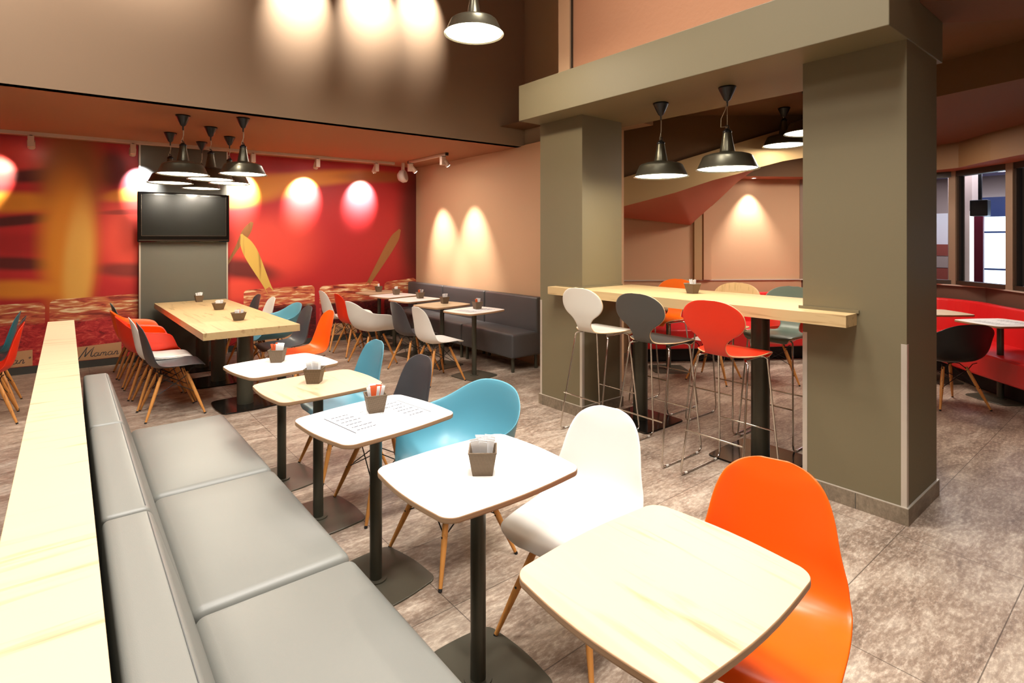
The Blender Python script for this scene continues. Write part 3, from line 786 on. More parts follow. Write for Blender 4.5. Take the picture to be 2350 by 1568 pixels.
def make_table(top_m, white):
    root = empty('cafe_table'); a, b2 = .30-.012, .25-.012
    poly = squircle(a, b2, .055, .014)
    mb = MB(); mb.prism(poly, 0, 0, 0, 1, True, rings=[(.006, .730), (.001, .732), (0, .736), (0, .747), (.0008, .749), (.002, .75)])
    mb.build('tabletop', [top_m, edge_beige], root)
    mb = MB(); mb.cyl((0, 0, .008), (0, 0, .728), .0275, n=24); mb.build('pole', pole_m, root)
    mb = MB(); mb.prism(squircle(.20, .20, .05, .012), 0, 0, 0, 0, True, rings=[(0, 0), (0, .006), (.003, .008)]); mb.cyl((0, 0, .008), (0, 0, .014), .05, n=24); mb.build('base_plate', base_m, root)
    mb = MB(); mb.box(-.12, .12, -.02, .02, .720, .7285); mb.box(-.02, .02, -.12, .12, .720, .7285); mb.build('top_bracket', pole_m, root)
    return root
GT1, GT2 = 'small cafe tables along the grey banquette', 'small cafe tables along the dark corner bench'
def table(kind, x, y, label, group, rz=0.):
    o = first_or_copy(STORE, ('t', kind), lambda: make_table(lam_wood if kind == 'oak' else lam_white, kind != 'oak'))
    o.location = (x, y, 0); o.rotation_euler = (0, 0, rz); tag(o, label, 'table', group); return o
table('oak', 1.125, .80, 'oak topped cafe table, the nearest and largest in view', GT1)
table('white', 1.13, 1.58, 'white topped cafe table, the nearest of the white ones', GT1, R(1))
table('white', 1.10, 2.34, 'white topped cafe table carrying a printed paper mat', GT1, R(8))
table('oak', 1.095, 3.065, 'small oak topped cafe table between two white ones', GT1, R(3.5))
table('white', 1.085, 3.70, 'white topped cafe table in front of the long oak table', GT1, R(8.5))
table('white', 3.62, 5.14, 'white table with paper mat, nearest of the row at the dark bench', GT2, R(10))
table('oak', 3.62, 5.83, 'oak topped table second from the front at the dark bench', GT2, R(10))
table('white', 3.66, 6.58, 'white topped table in the middle of the row at the dark bench', GT2, R(10))
table('white', 3.68, 7.22, 'white topped table second from the mural at the dark bench', GT2, R(10))
table('oak', 3.72, 7.80, 'oak topped table closest to the mural', GT2, R(10))
table('white', 7.06, 1.15, 'white table with printed mat beside the red curved bench', 'tables by the red bench', R(-31))
table('oak', 7.48, 1.78, 'oak table partly hidden behind the big pillar at right', 'tables by the red bench', R(-40))
table('oak', 5.60, 3.92, 'table behind the high bar of which mainly the dark foot shows', 'tables by the red bench', R(-40))

# long oak table
t = empty('long_table', (1.30, 6.80, 0), R(.9)); tag(t, 'long thick oak table for ten on dark double columns', 'table')
MB().box(-.41, .41, -1.47, 1.45, .685, .75).build('tabletop', oak_top, t, bevel=.002)
for yy in (-1.17, -.08, .75): 
    mb = MB(); mb.cyl((-.0, yy, .012), (-.0, yy, .685), .072, n=32); mb.build('column', pole_m, t)
    mb = MB(); mb.prism([(x+0, y+yy) for x, y in squircle(.25, .25, .06, .015)], 0, 0, 0, 0, True, rings=[(0, 0), (0, .009), (.003, .012)]); mb.build('base_plate', mat('dark_mirror_plate', srgb(40, 36, 32), .12, .6) if 'dark_mirror_plate' not in MAT else MAT['dark_mirror_plate'], t)

# high bar
t = empty('high_bar', (3.8, 2.43, 0)); tag(t, 'high oak bar counter notched around the two pillars', 'bar table')
bx0, bx1 = 3.392-3.8, 4.165-3.8
poly = [(bx0, 1.207-2.43), (3.553-3.8, 1.207-2.43), (3.553-3.8, 1.512-2.43), (bx1, 1.512-2.43), (bx1, 3.331-2.43), (3.497-3.8, 3.331-2.43), (3.497-3.8, 3.66-2.43), (bx0, 3.66-2.43)]
mb = MB(); mb.prism(poly, 1.062, 1.13); mb.build('counter_top', oak_bar, t)
for yy in (1.925, 2.98):
    mb = MB(); mb.cyl((3.85-3.8, yy-2.43, .012), (3.85-3.8, yy-2.43, 1.062), .062, n=32); mb.build('column', pole_m, t)
    mb = MB(); mb.prism([(x+.05, y+yy-2.43) for x, y in squircle(.26, .26, .03, .006)], 0, 0, 0, 0, True, rings=[(0, 0), (0, .009), (.003, .012)]); mb.build('base_plate', MAT['dark_mirror_plate'], t)
for bb in ((3.545-3.8, 3.5535-3.8, 1.195-2.43, 1.53-2.43, 1.1302, 1.148), (3.488-3.8, 3.4975-3.8, 3.31-2.43, 3.68-2.43, 1.1302, 1.143), (3.49-3.8, 4.03-3.8, 3.322-2.43, 3.3315-2.43, 1.1302, 1.143)): MB().box(*bb).build('seal_strip', olive, t)

# ------------------------------------------------------------------ partition with oak ledge and grey banquette
struct(MB().box(-.085, .045, -.9, 5.68, 0, .862).build('wall_partition', grey_paint))
o = MB().box(-.112, .053, -.95, 5.73, .862, .90).build('oak_ledge', ledge_m, bevel=.002); tag(o, 'long oak ledge board on top of the low partition', 'ledge')

def cushion(x0, x1, y0, y1, z0, z1, r, puff=.008, n=12, taper=None):
    """soft upholstered block: box with generous bevel and slightly crowned faces"""
    mb = MB()
    def pt(x, y, z): return (x, y, z)
    nx, ny, nz = 10, 10, 6
    def face(fn):
        base = len(mb.v)
        vs = [fn(i/(nx), j/(ny)) for j in range(ny+1) for i in range(nx+1)]
        mb.add(vs, [(j*(nx+1)+i, j*(nx+1)+i+1, (j+1)*(nx+1)+i+1, (j+1)*(nx+1)+i) for j in range(ny) for i in range(nx)], 0, True)
    def shape(a, b2, c):   # a,b,c in -1..1
        # superellipsoidal rounding with fixed radius
        hx_, hy2, hz = (x1-x0)/2, (y1-y0)/2, (z1-z0)/2
        p = Vector((a*hx_, b2*hy2, c*hz)); q = Vector((max(-hx_+r, min(hx_-r, p.x)), max(-hy2+r, min(hy2-r, p.y)), max(-hz+r, min(hz-r, p.z))))
        d = p-q
        if d.length > 1e-9: p = q+d.normalized()*r if d.length > r else p
        if True:
            dd = Vector((abs(d.x), abs(d.y), abs(d.z))); 
            mx = max(dd.x, dd.y, dd.z)
            if mx > 1e-9: p = q + d.normalized()*mx
        p.z += puff*(1-a*a)*(1-b2*b2)*(1 if c > 0 else 0)
        if taper: p.x += taper*(c) if a > 0 else 0
        return (p.x+(x0+x1)/2, p.y+(y0+y1)/2, p.z+(z0+z1)/2)
    # non uniform params concentrated at the borders
    def cc(n_, h):
        k = r/h
        inner = [-1+k + (2-2*k)*i/4 for i in range(5)]
        lo = [-1+k*(1-math.cos(PI/2*i/4)) for i in range(4)]
        return lo+inner+[-v for v in reversed(lo)]
    A = cc(0, (x1-x0)/2); B = cc(0, (y1-y0)/2); C = cc(0, (z1-z0)/2)
    def sheet(P, Q, fn):
        vs = [fn(p, q) for q in Q for p in P]; m_ = len(P)
        mb.add(vs, [(j*m_+i, j*m_+i+1, (j+1)*m_+i+1, (j+1)*m_+i) for j in range(len(Q)-1) for i in range(m_-1)], 0, True)
    sheet(A, B, lambda p, q: shape(p, q, 1)); sheet(B, A, lambda p, q: shape(q, p, -1))
    sheet(A, C, lambda p, q: shape(p, -1, q)); sheet(C, A, lambda p, q: shape(q, 1, p))
    sheet(B, C, lambda p, q: shape(1, p, q)); sheet(C, B, lambda p, q: shape(-1, q, p))
    return mb
def weld(o):
    md = o.modifiers.new('w', 'WELD'); md.merge_threshold = .0004
    o.modifiers.move(len(o.modifiers)-1, 0); return o
GB = 'grey banquette units along the partition'
seats = [(2.81, 3.89, 'grey leather banquette unit, the farthest of three'), (1.86, 2.80, 'grey leather banquette unit in the middle of three'), (.84, 1.85, 'grey leather banquette unit, the nearest of three')]
for y0, y1, lab in seats:
    t = empty('banquette', (.53, (y0+y1)/2, 0)); tag(t, lab, 'bench', GB)
    L = (y1-y0)/2
    weld(cushion(-.243, .255, -L, L, .16, .45, .035, .010).build('seat_cushion', leather, t))
    mb = cushion(-.455, -.345, -L, L, .17, .80, .016, .0); v2 = []
    for v in mb.v:
        x, y, z = v; k = (.80-z)/.35
        v2.append((x+(.107*max(0, min(1.0, k)) if x > -.40 else 0), y, z))
    mb.v = v2; bk_ = weld(mb.build('backrest', leather, t))
    st = MB(); st.tube([(-.353, -L+.02, .7995), (-.353, L-.02, .7995)], .0012, 4); st.build('stitching', stitch_m, bk_)
    MB().box(-.40, .22, -L+.02, L-.02, .10, .165).build('plinth', skirt_m, t)
    for sx in (-.36, .18):
        for sy in (-L+.08, L-.08):
            mb = MB(); mb.cyl((sx, sy, 0), (sx, sy, .10), .02, n=12); mb.build('leg', pole_m, t)

# dark corner bench on the right wall
GD = 'charcoal corner bench units'
for y0, y1, lab in ((4.92, 5.98, 'charcoal leather bench unit nearest the pillar'), (5.99, 7.04, 'charcoal leather bench unit in the middle'), (7.05, 8.12, 'charcoal leather bench unit in the mural corner')):
    t = empty('corner_bench', (4.26, (y0+y1)/2, 0)); tag(t, lab, 'bench', GD); L = (y1-y0)/2
    weld(cushion(-.255, .2, -L, L, .17, .45, .025, .012).build('seat_cushion', leather_dk, t))
    weld(cushion(.12, .235, -L, L, .40, .86, .022, .0).build('backrest', leather_dk, t))
    for sx in (-.2, .16):
        for sy in (-L+.06, L-.06):
            mb = MB(); mb.cyl((sx, sy, 0), (sx, sy, .18), .02, n=12); mb.build('leg', pole_m, t)

# red curved bench
RB = inset(W[2:12], .10)
def curve_pts(P, n=6):
    out = []
    for i in range(len(P)-1):
        for k in range(n):
            t = k/n
            out.append(tuple(spline(P, (i+t)/(len(P)-1))))
    out.append(P[-1]); return out
RBs = curve_pts(RB, 5)
t = empty('curved_bench', (7.8, 2.2, 0)); tag(t, 'long red leather bench curving under the windows', 'bench')
def sweep(pts, sect, name, m, parent, off):
    mb = MB(); n = len(sect); vs = []
    P = [Vector(p) for p in pts]
    for i, p in enumerate(P):
        a = P[max(0, i-1)]; b2 = P[min(len(P)-1, i+1)]; d = (b2-a).normalized(); nn = Vector((d.y, -d.x))
        for s, z in sect: vs.append((p.x+nn.x*s-off[0], p.y+nn.y*s-off[1], z))
    fs = []
    for i in range(len(P)-1):
        for k in range(n):
            k2 = (k+1) % n; fs.append((i*n+k, i*n+k2, (i+1)*n+k2, (i+1)*n+k))
    mb.add(vs, fs, 0, False); mb.add(vs[:n], [tuple(range(n))]); mb.add(vs[-n:], [tuple(reversed(range(n)))])
    return mb.build(name, m, parent, bevel=.02, seg=3)
sweep(RBs, [(.02, .17), (.62, .19), (.64, .43), (.02, .45)], 'seat', leather_red, t, (7.8, 2.2))
sweep(RBs, [(0, .42), (.14, .42), (.09, .83), (0, .83)], 'backrest', leather_red, t, (7.8, 2.2))
sweep(RBs, [(.08, .0), (.45, .0), (.45, .18), (.08, .18)], 'plinth', rubber, t, (7.8, 2.2))

# ------------------------------------------------------------------ television
t = empty('television', (1.21, MY(1.21)-.07, 1.52)); t.rotation_euler = (0, 0, math.atan(-.0635)); tag(t, 'flat black television hung on the grey column', 'television')
MB().box(-.515, .515, -.10, -.03, .0, .635).build('bezel', tv_blk, t, bevel=.012, seg=3)
MB().box(-.47, .47, -.103, -.099, .085, .60).build('screen', tv_scr, t)
MB().box(-.50, .50, -.106, -.09, .022, .030).build('silver_strip', chrome, t)
mb = MB(); mb.box(-.475, .475, -.1045, -.10, .080, .085); mb.box(-.475, -.47, -.1045, -.1, .08, .605); mb.box(.47, .475, -.1045, -.1, .08, .605); mb.build('screen_trim', chrome, t)
MB().box(-.2, .2, -.03, .0, .15, .45).build('wall_mount', black_pl, t)

# ------------------------------------------------------------------ pendant lamps
def make_lamp(cord_len, loose=0):
    root = empty('pendant_lamp')    # origin at the rim centre
    mb = MB()
    mb.lathe([(.0285, .262), (.030, .255), (.034, .225), (.052, .125), (.056, .118), (.075, .116), (.12, .108), (.158, .096), (.168, .088), (.172, .080), (.205, .006), (.216, .0), (.217, -.004)], 40)
    mb.build('shade', lamp_blk, root, solid=(.0015, 1))
    mb = MB(); mb.lathe([(.212, .0005), (.202, .006), (.168, .080), (.12, .102), (.05, .108), (.0, .109)], 40); mb.build('reflector', lamp_in, root)
    mb = MB(); mb.lathe([(0, .030), (.02, .034), (.036, .052), (.038, .07), (.025, .09), (.016, .108)], 20); mb.build('bulb', bulb_m, root)
    mb = MB(); mb.lathe([(.030, .258), (.033, .268), (.026, .275), (.014, .29), (.0, .292)], 20); mb.cyl((-.03, 0, .268), (.03, 0, .268), .004, n=6); mb.tube([(0.012*math.cos(a*.7), 0.012*math.sin(a*.7), .29+.02*math.sin(a*.35)) for a in range(9)], .003, 6); mb.build('top_cap', lamp_cap, root)
    top = .292+cord_len
    mb = MB(); mb.tube([(0, 0, .29), (0, 0, top)], .0018, 6)
    if loose: mb.tube([(0, 0, top), (-.02, 0, top-.06), (-.045-.03*loose, 0, top-.14), (-.05-.03*loose, 0, top-.2), (-.02, 0, .30), (.0, 0, .275)], .0028, 6)
    else: mb.tube([(0, 0, top), (.006, 0, top-.05), (.004, 0, .36), (-.016, 0, .30), (-.01, 0, .272)], .0024, 6)
    mb.build('cord', cord_m, root)
    mb = MB(); c = top-.04
    mb.lathe([(0, c), (.006, c), (.007, c+.035), (.022, c+.045), (.036, c+.075), (.058, c+.125), (.062, c+.135), (.0, c+.136)], 28); mb.build('canopy', lamp_cap, root)
    return root, top+.096
def lamp(x, y, zrim, zceil, label, group, loose=0, energy=26, scale=1.):
    cl = (zceil-zrim)/scale-.292-.096
    r, h = make_lamp(cl, loose); r.location = (x, y, zrim); r.scale = (scale,)*3; tag(r, label, 'lamp', group)
    light('lamp_light', 'POINT', energy, r, (0, 0, .01), (1, .90, .74), .06)
    return r
GL = 'cluster of six pendant lamps over the long table'
lamp(.875, 6.092, 2.184, 2.748, 'dark metal pendant lamp at the front left of the cluster', GL, energy=10, scale=1.04)
lamp(1.352, 5.851, 2.198, 2.748, 'dark metal pendant lamp at the front right of the cluster', GL, energy=10)
lamp(1.196, 6.546, 2.194, 2.748, 'dark metal pendant lamp in the middle of the cluster', GL, energy=10, scale=1.04)
lamp(.908, 7.18, 2.189, 2.748, 'dark metal pendant lamp at the back left of the cluster', GL, energy=10, scale=1.04)
lamp(1.477, 7.021, 2.208, 2.748, 'dark metal pendant lamp at the back right of the cluster', GL, energy=10)
lamp(1.292, 7.614, 2.179, 2.748, 'dark metal pendant lamp farthest back in the cluster', GL, energy=10)
GBL = 'pendant lamps over the high bar'
lamp(3.703, 2.663, 2.063, 2.648, 'dark pendant lamp over the bar nearer the left pillar', GBL, energy=14)
lamp(3.679, 2.081, 2.063, 2.648, 'dark pendant lamp over the bar with the loose looping cord', GBL, loose=1.2, energy=14)
lamp(5.98, 2.73, 2.565, 2.965, 'pendant lamp in the back room fully visible beside the pillar', 'pendant lamps in the back room', energy=14)
lamp(5.46, 2.263, 2.567, 2.965, 'pendant lamp in the back room cut off by the big pillar', 'pendant lamps in the back room', energy=10)
lamp(2.35, 3.34, 3.085, 4.995, 'single large pendant lamp hanging high in the hall', None, energy=45, scale=1.03)

# ------------------------------------------------------------------ track spots
t = empty('light_track', (0, 0, 0)); tag(t, 'long pinkish ceiling track running along the top of the mural', 'track')
mb = MB(); a, b2 = Vector((-2.5, 8.28, 0)), Vector((3.95, 7.75, 0)); dd = (b2-a).normalized(); nn = Vector((-dd.y, dd.x, 0))*.02
mb.add([a-nn+Vector((0, 0, 2.712)), b2-nn+Vector((0, 0, 2.712)), b2+nn+Vector((0, 0, 2.712)), a+nn+Vector((0, 0, 2.712)), a-nn+Vector((0, 0, 2.75)), b2-nn+Vector((0, 0, 2.75)), b2+nn+Vector((0, 0, 2.75)), a+nn+Vector((0, 0, 2.75))],
       [(0, 1, 2, 3), (0, 4, 5, 1), (3, 2, 6, 7), (1, 5, 6, 2), (0, 3, 7, 4)]); mb.build('rail', track_m, t)
t2 = empty('light_track', (4.06, 6.95, 2.73)); tag(t2, 'short ceiling track in the corner above the dark bench', 'track')
MB().box(-.018, .018, -.52, .52, -.02, .018).build('rail', track_m, t2)
mb = MB(); mb.box(-.02, .02, -.545, -.52, -.022, .018); mb.box(-.02, .02, .52, .545, -.022, .018); mb.build('end_cap', black_pl, t2)
def make_spot():
    root = empty('track_spotlight')
    MB().box(-.035, .035, -.012, .012, -.008, 0).build('adapter', black_pl, root)
    MB().box(-.02, .045, -.028, .028, -.125, -.008).build('bracket', track_m, root, bevel=.002)
    h_ = empty('x'); bpy.data.objects.remove(h_)
    mb = MB(); mb.cyl((-.01, 0, -.06), (-.075, .0, -.125), .036, .036, 20, 0, True); hd = mb.build('head', track_m, root)
    mb = MB(); mb.cyl((-.074, .0, -.124), (-.078, 0, -.128), .030, .030, 20, 0, True); mb.build('lens', spot_in, hd)
    return root
GS = 'spotlights on the ceiling tracks'
def tracky(x): return 8.28-(x+2.5)/6.45*.53
def spot(x, y, z, rz, label, target=None, e=60, ang=55, colr=(1, .9, .8)):
    o = first_or_copy(STORE, 'spot', make_spot); o.location = (x, y, z); o.rotation_euler = (0, 0, rz); tag(o, label, 'spotlight', GS)
    if target:
        p = Vector((x, y, z-.14))
        p += (Vector(target)-p).normalized()*.09
        l = light('spot_beam', 'SPOT', e, None, p, colr, .02, aim(p, target), ang, 1.)
        l.parent = o; l.matrix_parent_inverse = o.matrix_basis.inverted()
for x, tx, lab, e, cl in ((-.3, -.75, 'track spotlight, the leftmost above the mural', 45, (1, .9, .8)), (.628, .75, 'track spotlight left of the television column', 40, (.85, .88, 1)),
                 (1.947, 1.9, 'track spotlight just right of the television column', 60, (1, .9, .8)), (2.788, 2.75, 'track spotlight above the middle of the right mural', 75, (1, .88, .78)), (3.657, 3.62, 'track spotlight near the right end of the mural', 65, (.95, .9, .95))):
    y = tracky(x); spot(x, y, 2.712, R(-90), lab, (tx, MY(tx), 2.24), e*8, 64, cl)
spot(4.06, 7.42, 2.71, R(180), 'corner track spotlight beside the round speaker', (4.56, 7.25, 1.25), 330, 54)
spot(4.06, 6.5, 2.71, R(180), 'corner track spotlight at the free end of the short track', (4.56, 6.45, 1.25), 330, 54)
# speaker
t = empty('ceiling_speaker', (4.08, 7.72, 2.54), 0); tag(t, 'round pale loudspeaker hung in the mural corner', 'speaker')
M = Matrix.Rotation(R(38), 4, 'Z') @ Matrix.Rotation(R(80), 4, 'X')
mb = MB(); mb.lathe([(0, .045), (.05, .05), (.088, .048), (.10, .035), (.10, -.02), (.06, -.07), (0, -.08)], 32, M=M); mb.build('shell', speaker_m, t)
mb = MB(); mb.lathe([(0, .052), (.03, .053), (.05, .0525), (.07, .0535), (.072, .049)], 32, M=M); mb.build('grille', mat('speaker_grille', srgb(160, 140, 130), .7, bump=(900, .8)), t)
mb = MB(); mb.box(-.02, .02, -.02, .02, .09, .21); mb.build('bracket', track_m, t)
# downlights
def downlight(x, y, z, lab, e=0):
    t = empty('downlight', (x, y, z)); tag(t, lab, 'downlight', 'recessed downlights in the back soffit')
    mb = MB(); mb.lathe([(.045, -.001), (.045, -.006), (.034, -.007), (.030, -.001)], 24); mb.build('ring', track_m, t)
    mb = MB(); mb.lathe([(0, -.003), (.030, -.003)], 24); mb.build('lens', down_m, t)
    if e: light('downlight_beam', 'SPOT', e, t, (0, 0, -.01), (1, .88, .8), .02, (0, 0, 0), 75, .8)
dp = Vector(W[4]).lerp(Vector(W[5]), .12)+Vector((-.08, -.125)); downlight(dp.x, dp.y, 2.40, 'small recessed downlight above the lit peach wall', 170)
downlight(8.33, 2.0, 2.40, 'small recessed downlight at the right above the windows', 12)

# ------------------------------------------------------------------ baskets and sachets
def make_basket(w0, w1, h, n=4):
    root = empty('woven_basket')
    mb = MB()
    def ring(r, z): return [(r*math.cos(2*PI*(k+.5)/n), r*math.sin(2*PI*(k+.5)/n), z) for k in range(n)]
    k_ = 1/math.cos(PI/n)
    R0, R1 = w0/2*k_, w1/2*k_
    t_ = .004
    rr = [ring(R0, 0), ring(R1, h), ring(R1-t_*1.4, h), ring(R0-t_*1.4, t_)]
    vs = [v for r in rr for v in r]
    fs = [(j*n+i, j*n+(i+1) % n, (j+1)*n+(i+1) % n, (j+1)*n+i) for j in range(3) for i in range(n)]
    fs += [tuple(reversed(range(n))), tuple(range(3*n, 4*n))]
    mb.add(vs, fs); mb.build('body', basket_m, root, bevel=.001)
    mb = MB(); mb.tube([(x, y, z) for x, y, z in ring(R1-.001, h)], .0028, 6, 0, True); mb.build('rim', basket_m, root)
    return root
def sachet_mesh(kind):
    mb = MB()
    if kind == 'stick': mb.box(-.0075, .0075, -.0018, .0018, 0, .085); mb.box(-.0085, .0085, -.0006, .0006, .083, .092)
    else: mb.box(-.014, .014, -.0016, .0016, 0, .062); mb.box(-.016, .016, -.0005, .0005, .061, .068)
    return mb
SM = {}
def sachet(kind, colr, x, y, z, rx, ry, rz, label, group):
    k = (kind, colr)
    if k not in SM:
        SM[k] = sachet_mesh(kind).build('sugar_sachet' if kind != 'stick' else 'sugar_stick', paper if colr == 'w' else paper_or, bevel=.0005, seg=1); o = SM[k]
    else: o = SM[k].copy(); col.objects.link(o)
    o.location = (x, y, z); o.rotation_euler = (rx, ry, rz); tag(o, label, 'sachet', group)
def basket(kind, x, y, z, rz, blabel, place, sticks):
    dims = {'tall': (.068, .096, .082, 4), 'bowl': (.082, .128, .076, 6)}[kind]
    o = first_or_copy(STORE, ('b', kind), lambda: make_basket(*dims)); o.location = (x, y, z); o.rotation_euler = (0, 0, rz)
    tag(o, blabel, 'basket', 'woven condiment baskets')
    w = dims[0]/2-.012; r2 = random.Random(int(x*100+y*1000))
    for i, (kd, c) in enumerate(sticks):
        n = len(sticks)
        lx = -w+2*w*(i+.5)/n + r2.uniform(-.003, .003); ly = (-.5+((i*7) % 5)/4)*w*1.3
        tilt = lx/w*.19+r2.uniform(-.05, .05); tx = -ly/w*.15+r2.uniform(-.05, .05)
        lift = .026 if kind == 'tall' else .024
        if kd != 'stick': lift += .024 if kind == 'tall' else .014
        X = x+lx*math.cos(rz)-ly*math.sin(rz); Y = y+lx*math.sin(rz)+ly*math.cos(rz)
        cname = 'white' if c == 'w' else 'orange'; what = 'sugar stick' if kd == 'stick' else 'sugar sachet'
        sachet(kd, c, X, Y, z+lift+r2.uniform(0, .008), tx, tilt, rz+r2.uniform(-.25, .25), '%s %s in the basket %s' % (cname, what, place), '%s %ss in the basket %s' % (cname, what, place))
Wp, Ws, Op, Os = ('pack', 'w'), ('stick', 'w'), ('pack', 'o'), ('stick', 'o')
basket('tall', 1.125, 1.545, .75, R(-38), 'brown woven basket on the nearest white table', 'on the nearest white table', [Wp, Ws, Wp, Ws, Ws, Wp, Ws, Wp, Wp, Ws])
basket('tall', 1.13, 2.41, .7513, R(-15), 'brown woven basket standing on the printed paper mat', 'on the printed paper mat', [Ws, Wp, Wp, Op, Ws, Ws, Op, Wp, Ws])
basket('tall', 1.09, 3.11, .75, R(-36), 'brown woven basket on the small oak table', 'on the small oak table', [Wp, Ws, Wp, Wp, Ws, Wp, Ws])
basket('tall', 1.085, 3.79, .75, R(-33), 'brown woven basket on the white table before the long table', 'on the fifth table', [Os, Os, Os, Wp, Wp, Wp, Ws])
basket('tall', 1.335, 8.05, .75, 0, 'brown woven basket at the far end of the long table', 'far on the long table', [Ws, Ws, Ws, Ws, Wp])
basket('bowl', 1.365, 7.02, .75, .2, 'brown basket in the middle of the long table', 'mid long table', [Wp, Wp, Wp, Wp])
basket('bowl', 1.34, 5.98, .75, .1, 'brown basket at the near end of the long table', 'near on the long table', [Wp, Wp, Op, Wp])
for (x, y, nm, st) in ((3.70, 5.19, 'the front table at the dark bench', [Op, Ws, Wp, Wp]), (3.70, 5.90, 'the second table at the dark bench', [Wp, Wp, Ws, Wp]), (3.76, 6.62, 'the third table at the dark bench', [Os, Os, Ws, Wp]),
                (3.74, 7.28, 'the fourth table at the dark bench', [Wp, Wp, Ws]), (3.74, 7.86, 'the table closest to the mural', [Wp])):
    basket('tall', x, y, .7513 if x == 3.70 and y == 5.19 else .75, -.1, 'brown woven basket on %s' % nm, 'on %s' % nm, st)
basket('bowl', 3.86, 2.48, 1.13, .1, 'brown basket with white packets on the high bar', 'on the high bar', [Wp, Wp, Wp, Wp])
basket('bowl', 5.80, 2.78, .75, .1, 'basket of white packets glimpsed behind the high bar', 'behind the high bar', [Wp, Wp, Wp, Wp, Wp]) if False else None

# printed paper mats
def placemat(x, y, z, rz, label, w=.42, h=.29):
    mb = MB(); mb.box(-w/2, w/2, -h/2, h/2, 0, .0006, 0)
    zt = .0008
    def line(x0, x1, y0, y1): mb.add([(x0, y0, zt), (x1, y0, zt), (x1, y1, zt), (x0, y1, zt)], [(0, 1, 2, 3)], 1)
    line(-w/2+.010, -w/2+.016, -h/2+.01, h/2-.01); line(-w/2+.026, -w/2+.028, -h/2+.02, h/2-.02); line(w/2-.016, w/2-.011, -h/2+.01, h/2-.01)
    line(-w/2+.012, w/2-.012, h/2-.013, h/2-.011); line(-w/2+.012, w/2-.012, -h/2+.011, -h/2+.013)
    r2 = random.Random(3)
    for r in range(6):
        yy = h/2-.035-r*.043
        for side in (-1, 1):
            xa_ = -w/2+.035 if side < 0 else .012
            L = w/2-.055
            # heading words then the thin lines of small print
            hw = L*r2.uniform(.45, .6); x0 = xa_ if side < 0 else xa_+L-hw
            k = x0
            while k < x0+hw: q = r2.uniform(.008, .022); line(k, k+q, yy-.0045, yy+.0045); k += q+.003
            k = xa_
            while k < xa_+L: q = r2.uniform(.006, .018); line(k, min(k+q, xa_+L), yy-.0145, yy-.0112); k += q+.003
            k = xa_
            while k < xa_+L*.8: q = r2.uniform(.006, .018); line(k, k+q, yy-.0225, yy-.0198); k += q+.003
    o = mb.build('paper_placemat', [paper, ink], None, (x, y, z), rz); tag(o, label, 'placemat', 'printed paper placemats'); return o
placemat(1.115, 2.345, .7502, R(8), 'white paper mat with black printed text on the third table')
placemat(3.63, 5.14, .7502, R(10), 'printed paper mat on the front table at the dark bench')
placemat(7.06, 1.15, .7502, R(-31), 'printed paper mat on the white table by the red bench')

# lobby things seen through the panes
t = MB().box(-.03, .03, -.28, .28, 0, .62).build('wall_poster', [paper], None, (11.93, 2.76, 1.39)); tag(t, 'white poster panel seen through the left window pane', 'poster')
for k, (z, m_) in enumerate(((.45, brickp), (.62, lobby_w), (.80, leather_red), (.97, brickp), (1.14, lobby_w), (1.31, brickp))):
    pass
t = empty('display_rack', (11.6, 2.85, 0)); tag(t, 'rack with reddish and grey shelves seen through the left pane', 'rack')
for k, m_ in enumerate((brickp, lobby_w, leather_red, brickp, lobby_w, brickp)): MB().box(-.15, .15, -.35, .35, .28+k*.2, .47+k*.2).build('shelf', m_, t)
t = empty('lobby_sign', (10.5, 1.965, 0)); tag(t, 'tall narrow maroon sign with white strips standing in the lobby', 'sign')
MB().box(-.04, .04, -.07, .035, 0, 1.98).build('panel', maroon, t)
MB().box(-.04, .04, .036, .085, 0, 1.98).build('white_strip', mat('lit_white_strip', (1, 1, 1, 1), .5, emit=(1, 1, 1, 1), estr=1.5), t)
t = empty('wall_projector', (10.2, 1.88, 2.02)); tag(t, 'dark stage spotlight hanging in the lobby behind the panes', 'spotlight')
MB().box(-.1, .1, -.1, .1, -.13, .1).build('body', black_pl, t, bevel=.01); MB().box(-.02, .02, -.02, .02, .1, .6).build('arm', black_pl, t)

# ------------------------------------------------------------------ lights of the hall
def added_panel(x, y, z, e, lab, sx=.6, tgt=None, ang=110):  # invented panel out of view, added to light the hall from above
    t = empty('added_fill_panel', (x, y, z)); tag(t, lab, 'ceiling light', 'added fill panels over the high hall')
    MB().box(-sx/2-.02, sx/2+.02, -sx/2-.02, sx/2+.02, 0, .03).build('housing', alu, t)
    l = light('panel_fill', 'AREA', e, t, (0, 0, -.01), (1, .95, .88), rot=(0, 0, 0), sx=sx, sy=sx); l.data.spread = R(120)
HALL = [(0.7, .7, 72), (1.7, .9, 62), (2.2, 2.3, 56), (.3, 2.9, 60), (-2.0, 1.5, 50), (-1.6, 3.9, 60), (.2, -1.6, 40), (4.6, -2.6, 0)]
for k, (x, y, e) in enumerate(HALL[:7]): added_panel(x, y, 4.96, e, 'added square fill light panel over the high hall, out of view')
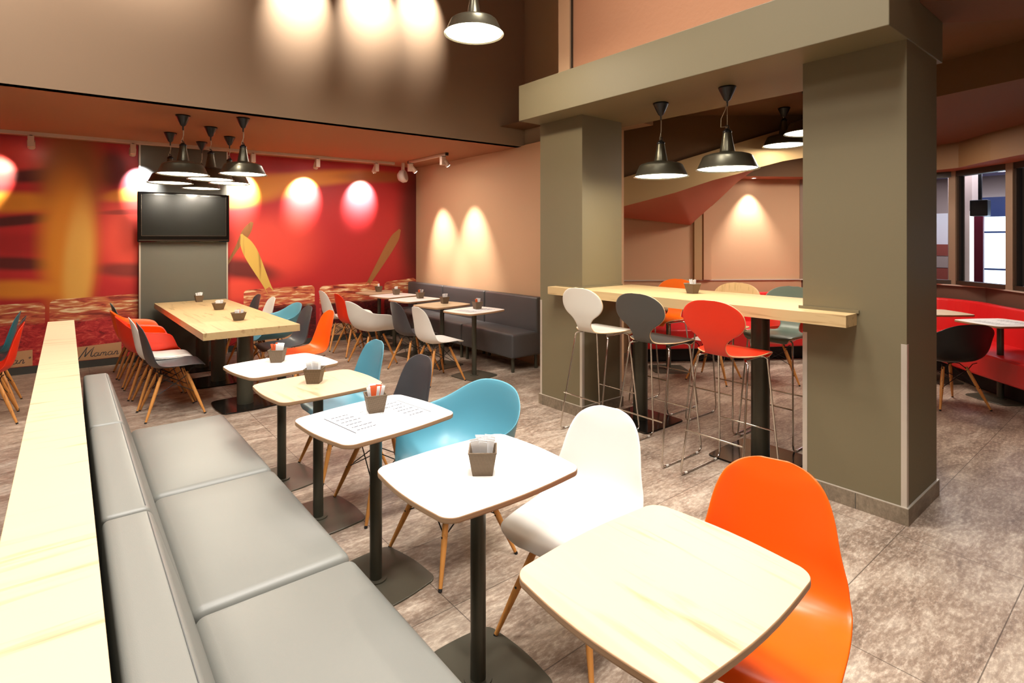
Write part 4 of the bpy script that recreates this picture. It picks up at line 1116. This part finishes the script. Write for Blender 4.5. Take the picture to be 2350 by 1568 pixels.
# wall washers on the fascia; the two wide left ones added to brighten it
for x, z, e in ((1.80, 4.5, 460), (2.52, 4.6, 430), (3.10, 4.65, 330), (.45, 4.7, 230), (-.9, 4.7, 300)):
    t = empty('wall_washer', (x, FY(x)-.42, z)); tag(t, 'unseen wall washer spotlight above the picture aimed at the tall taupe wall', 'spotlight', 'wall washers on the taupe wall')
    mb = MB(); mb.cyl((0, 0, .02), (0, 0, .14), .04, n=16); mb.build('can', alu, t); MB().box(-.01, .01, -.01, .01, .14, .75).build('stem', alu, t)
    light('washer_light', 'SPOT', e, t, (0, 0, 0), (1, .93, .84), .02, aim((0, 0, 0), (0, .42, -.50)), 56 if x > 1 else 115, 1.)
# added fill from behind the camera; no window is built there
light('rear_fill', 'AREA', 36, None, (-1.5, -3.9, 2.6), (1, .97, .93), rot=aim((-1.5, -3.9, 2.6), (1.5, 2, .6)), sx=3.5, sy=2.4)
# added fill lights without fixtures over the mural side and the back room
light('mural_side_fill', 'AREA', 48, None, (3.0, 6.6, 2.735), (1, .9, .8), rot=(0, 0, 0), sx=1.4, sy=.8)
light('back_room_fill', 'AREA', 58, None, (7.0, 2.2, 2.69), (1, .87, .76), rot=(0, 0, 0), sx=.8, sy=.8)
light('lobby_light', 'AREA', 60, None, (10.6, 2.0, 2.6), (.85, .85, 1), rot=(0, 0, 0), sx=1.2, sy=2.5)

# world: weak warm sky behind everything
w = bpy.data.worlds.new('World'); scn.world = w; w.use_nodes = True
w.node_tree.nodes['Background'].inputs[0].default_value = (1, .93, .86, 1); w.node_tree.nodes['Background'].inputs[1].default_value = .25

# ------------------------------------------------------------------ camera
cam = bpy.data.cameras.new('Camera'); co = bpy.data.objects.new('Camera', cam); col.objects.link(co)
co.location = (0, 0, hcam); co.rotation_euler = (R(90), 0, -yaw)
cam.sensor_width = 36; cam.sensor_fit = 'HORIZONTAL'; cam.lens = 36*f_px/2350; cam.shift_y = -(784-hy)/2350; cam.clip_start = .02
scn.camera = co
vs_ = scn.view_settings; vs_.view_transform = 'Standard'; vs_.look = 'None'; vs_.gamma = 1; vs_.use_curve_mapping = False; vs_.exposure = 0.

cy = scn.cycles
cy.max_bounces = 7; cy.diffuse_bounces = 4; cy.glossy_bounces = 3; cy.transmission_bounces = 5; cy.caustics_reflective = False; cy.caustics_refractive = False
cy.use_adaptive_sampling = True; cy.adaptive_threshold = .03; cy.sample_clamp_indirect = 6
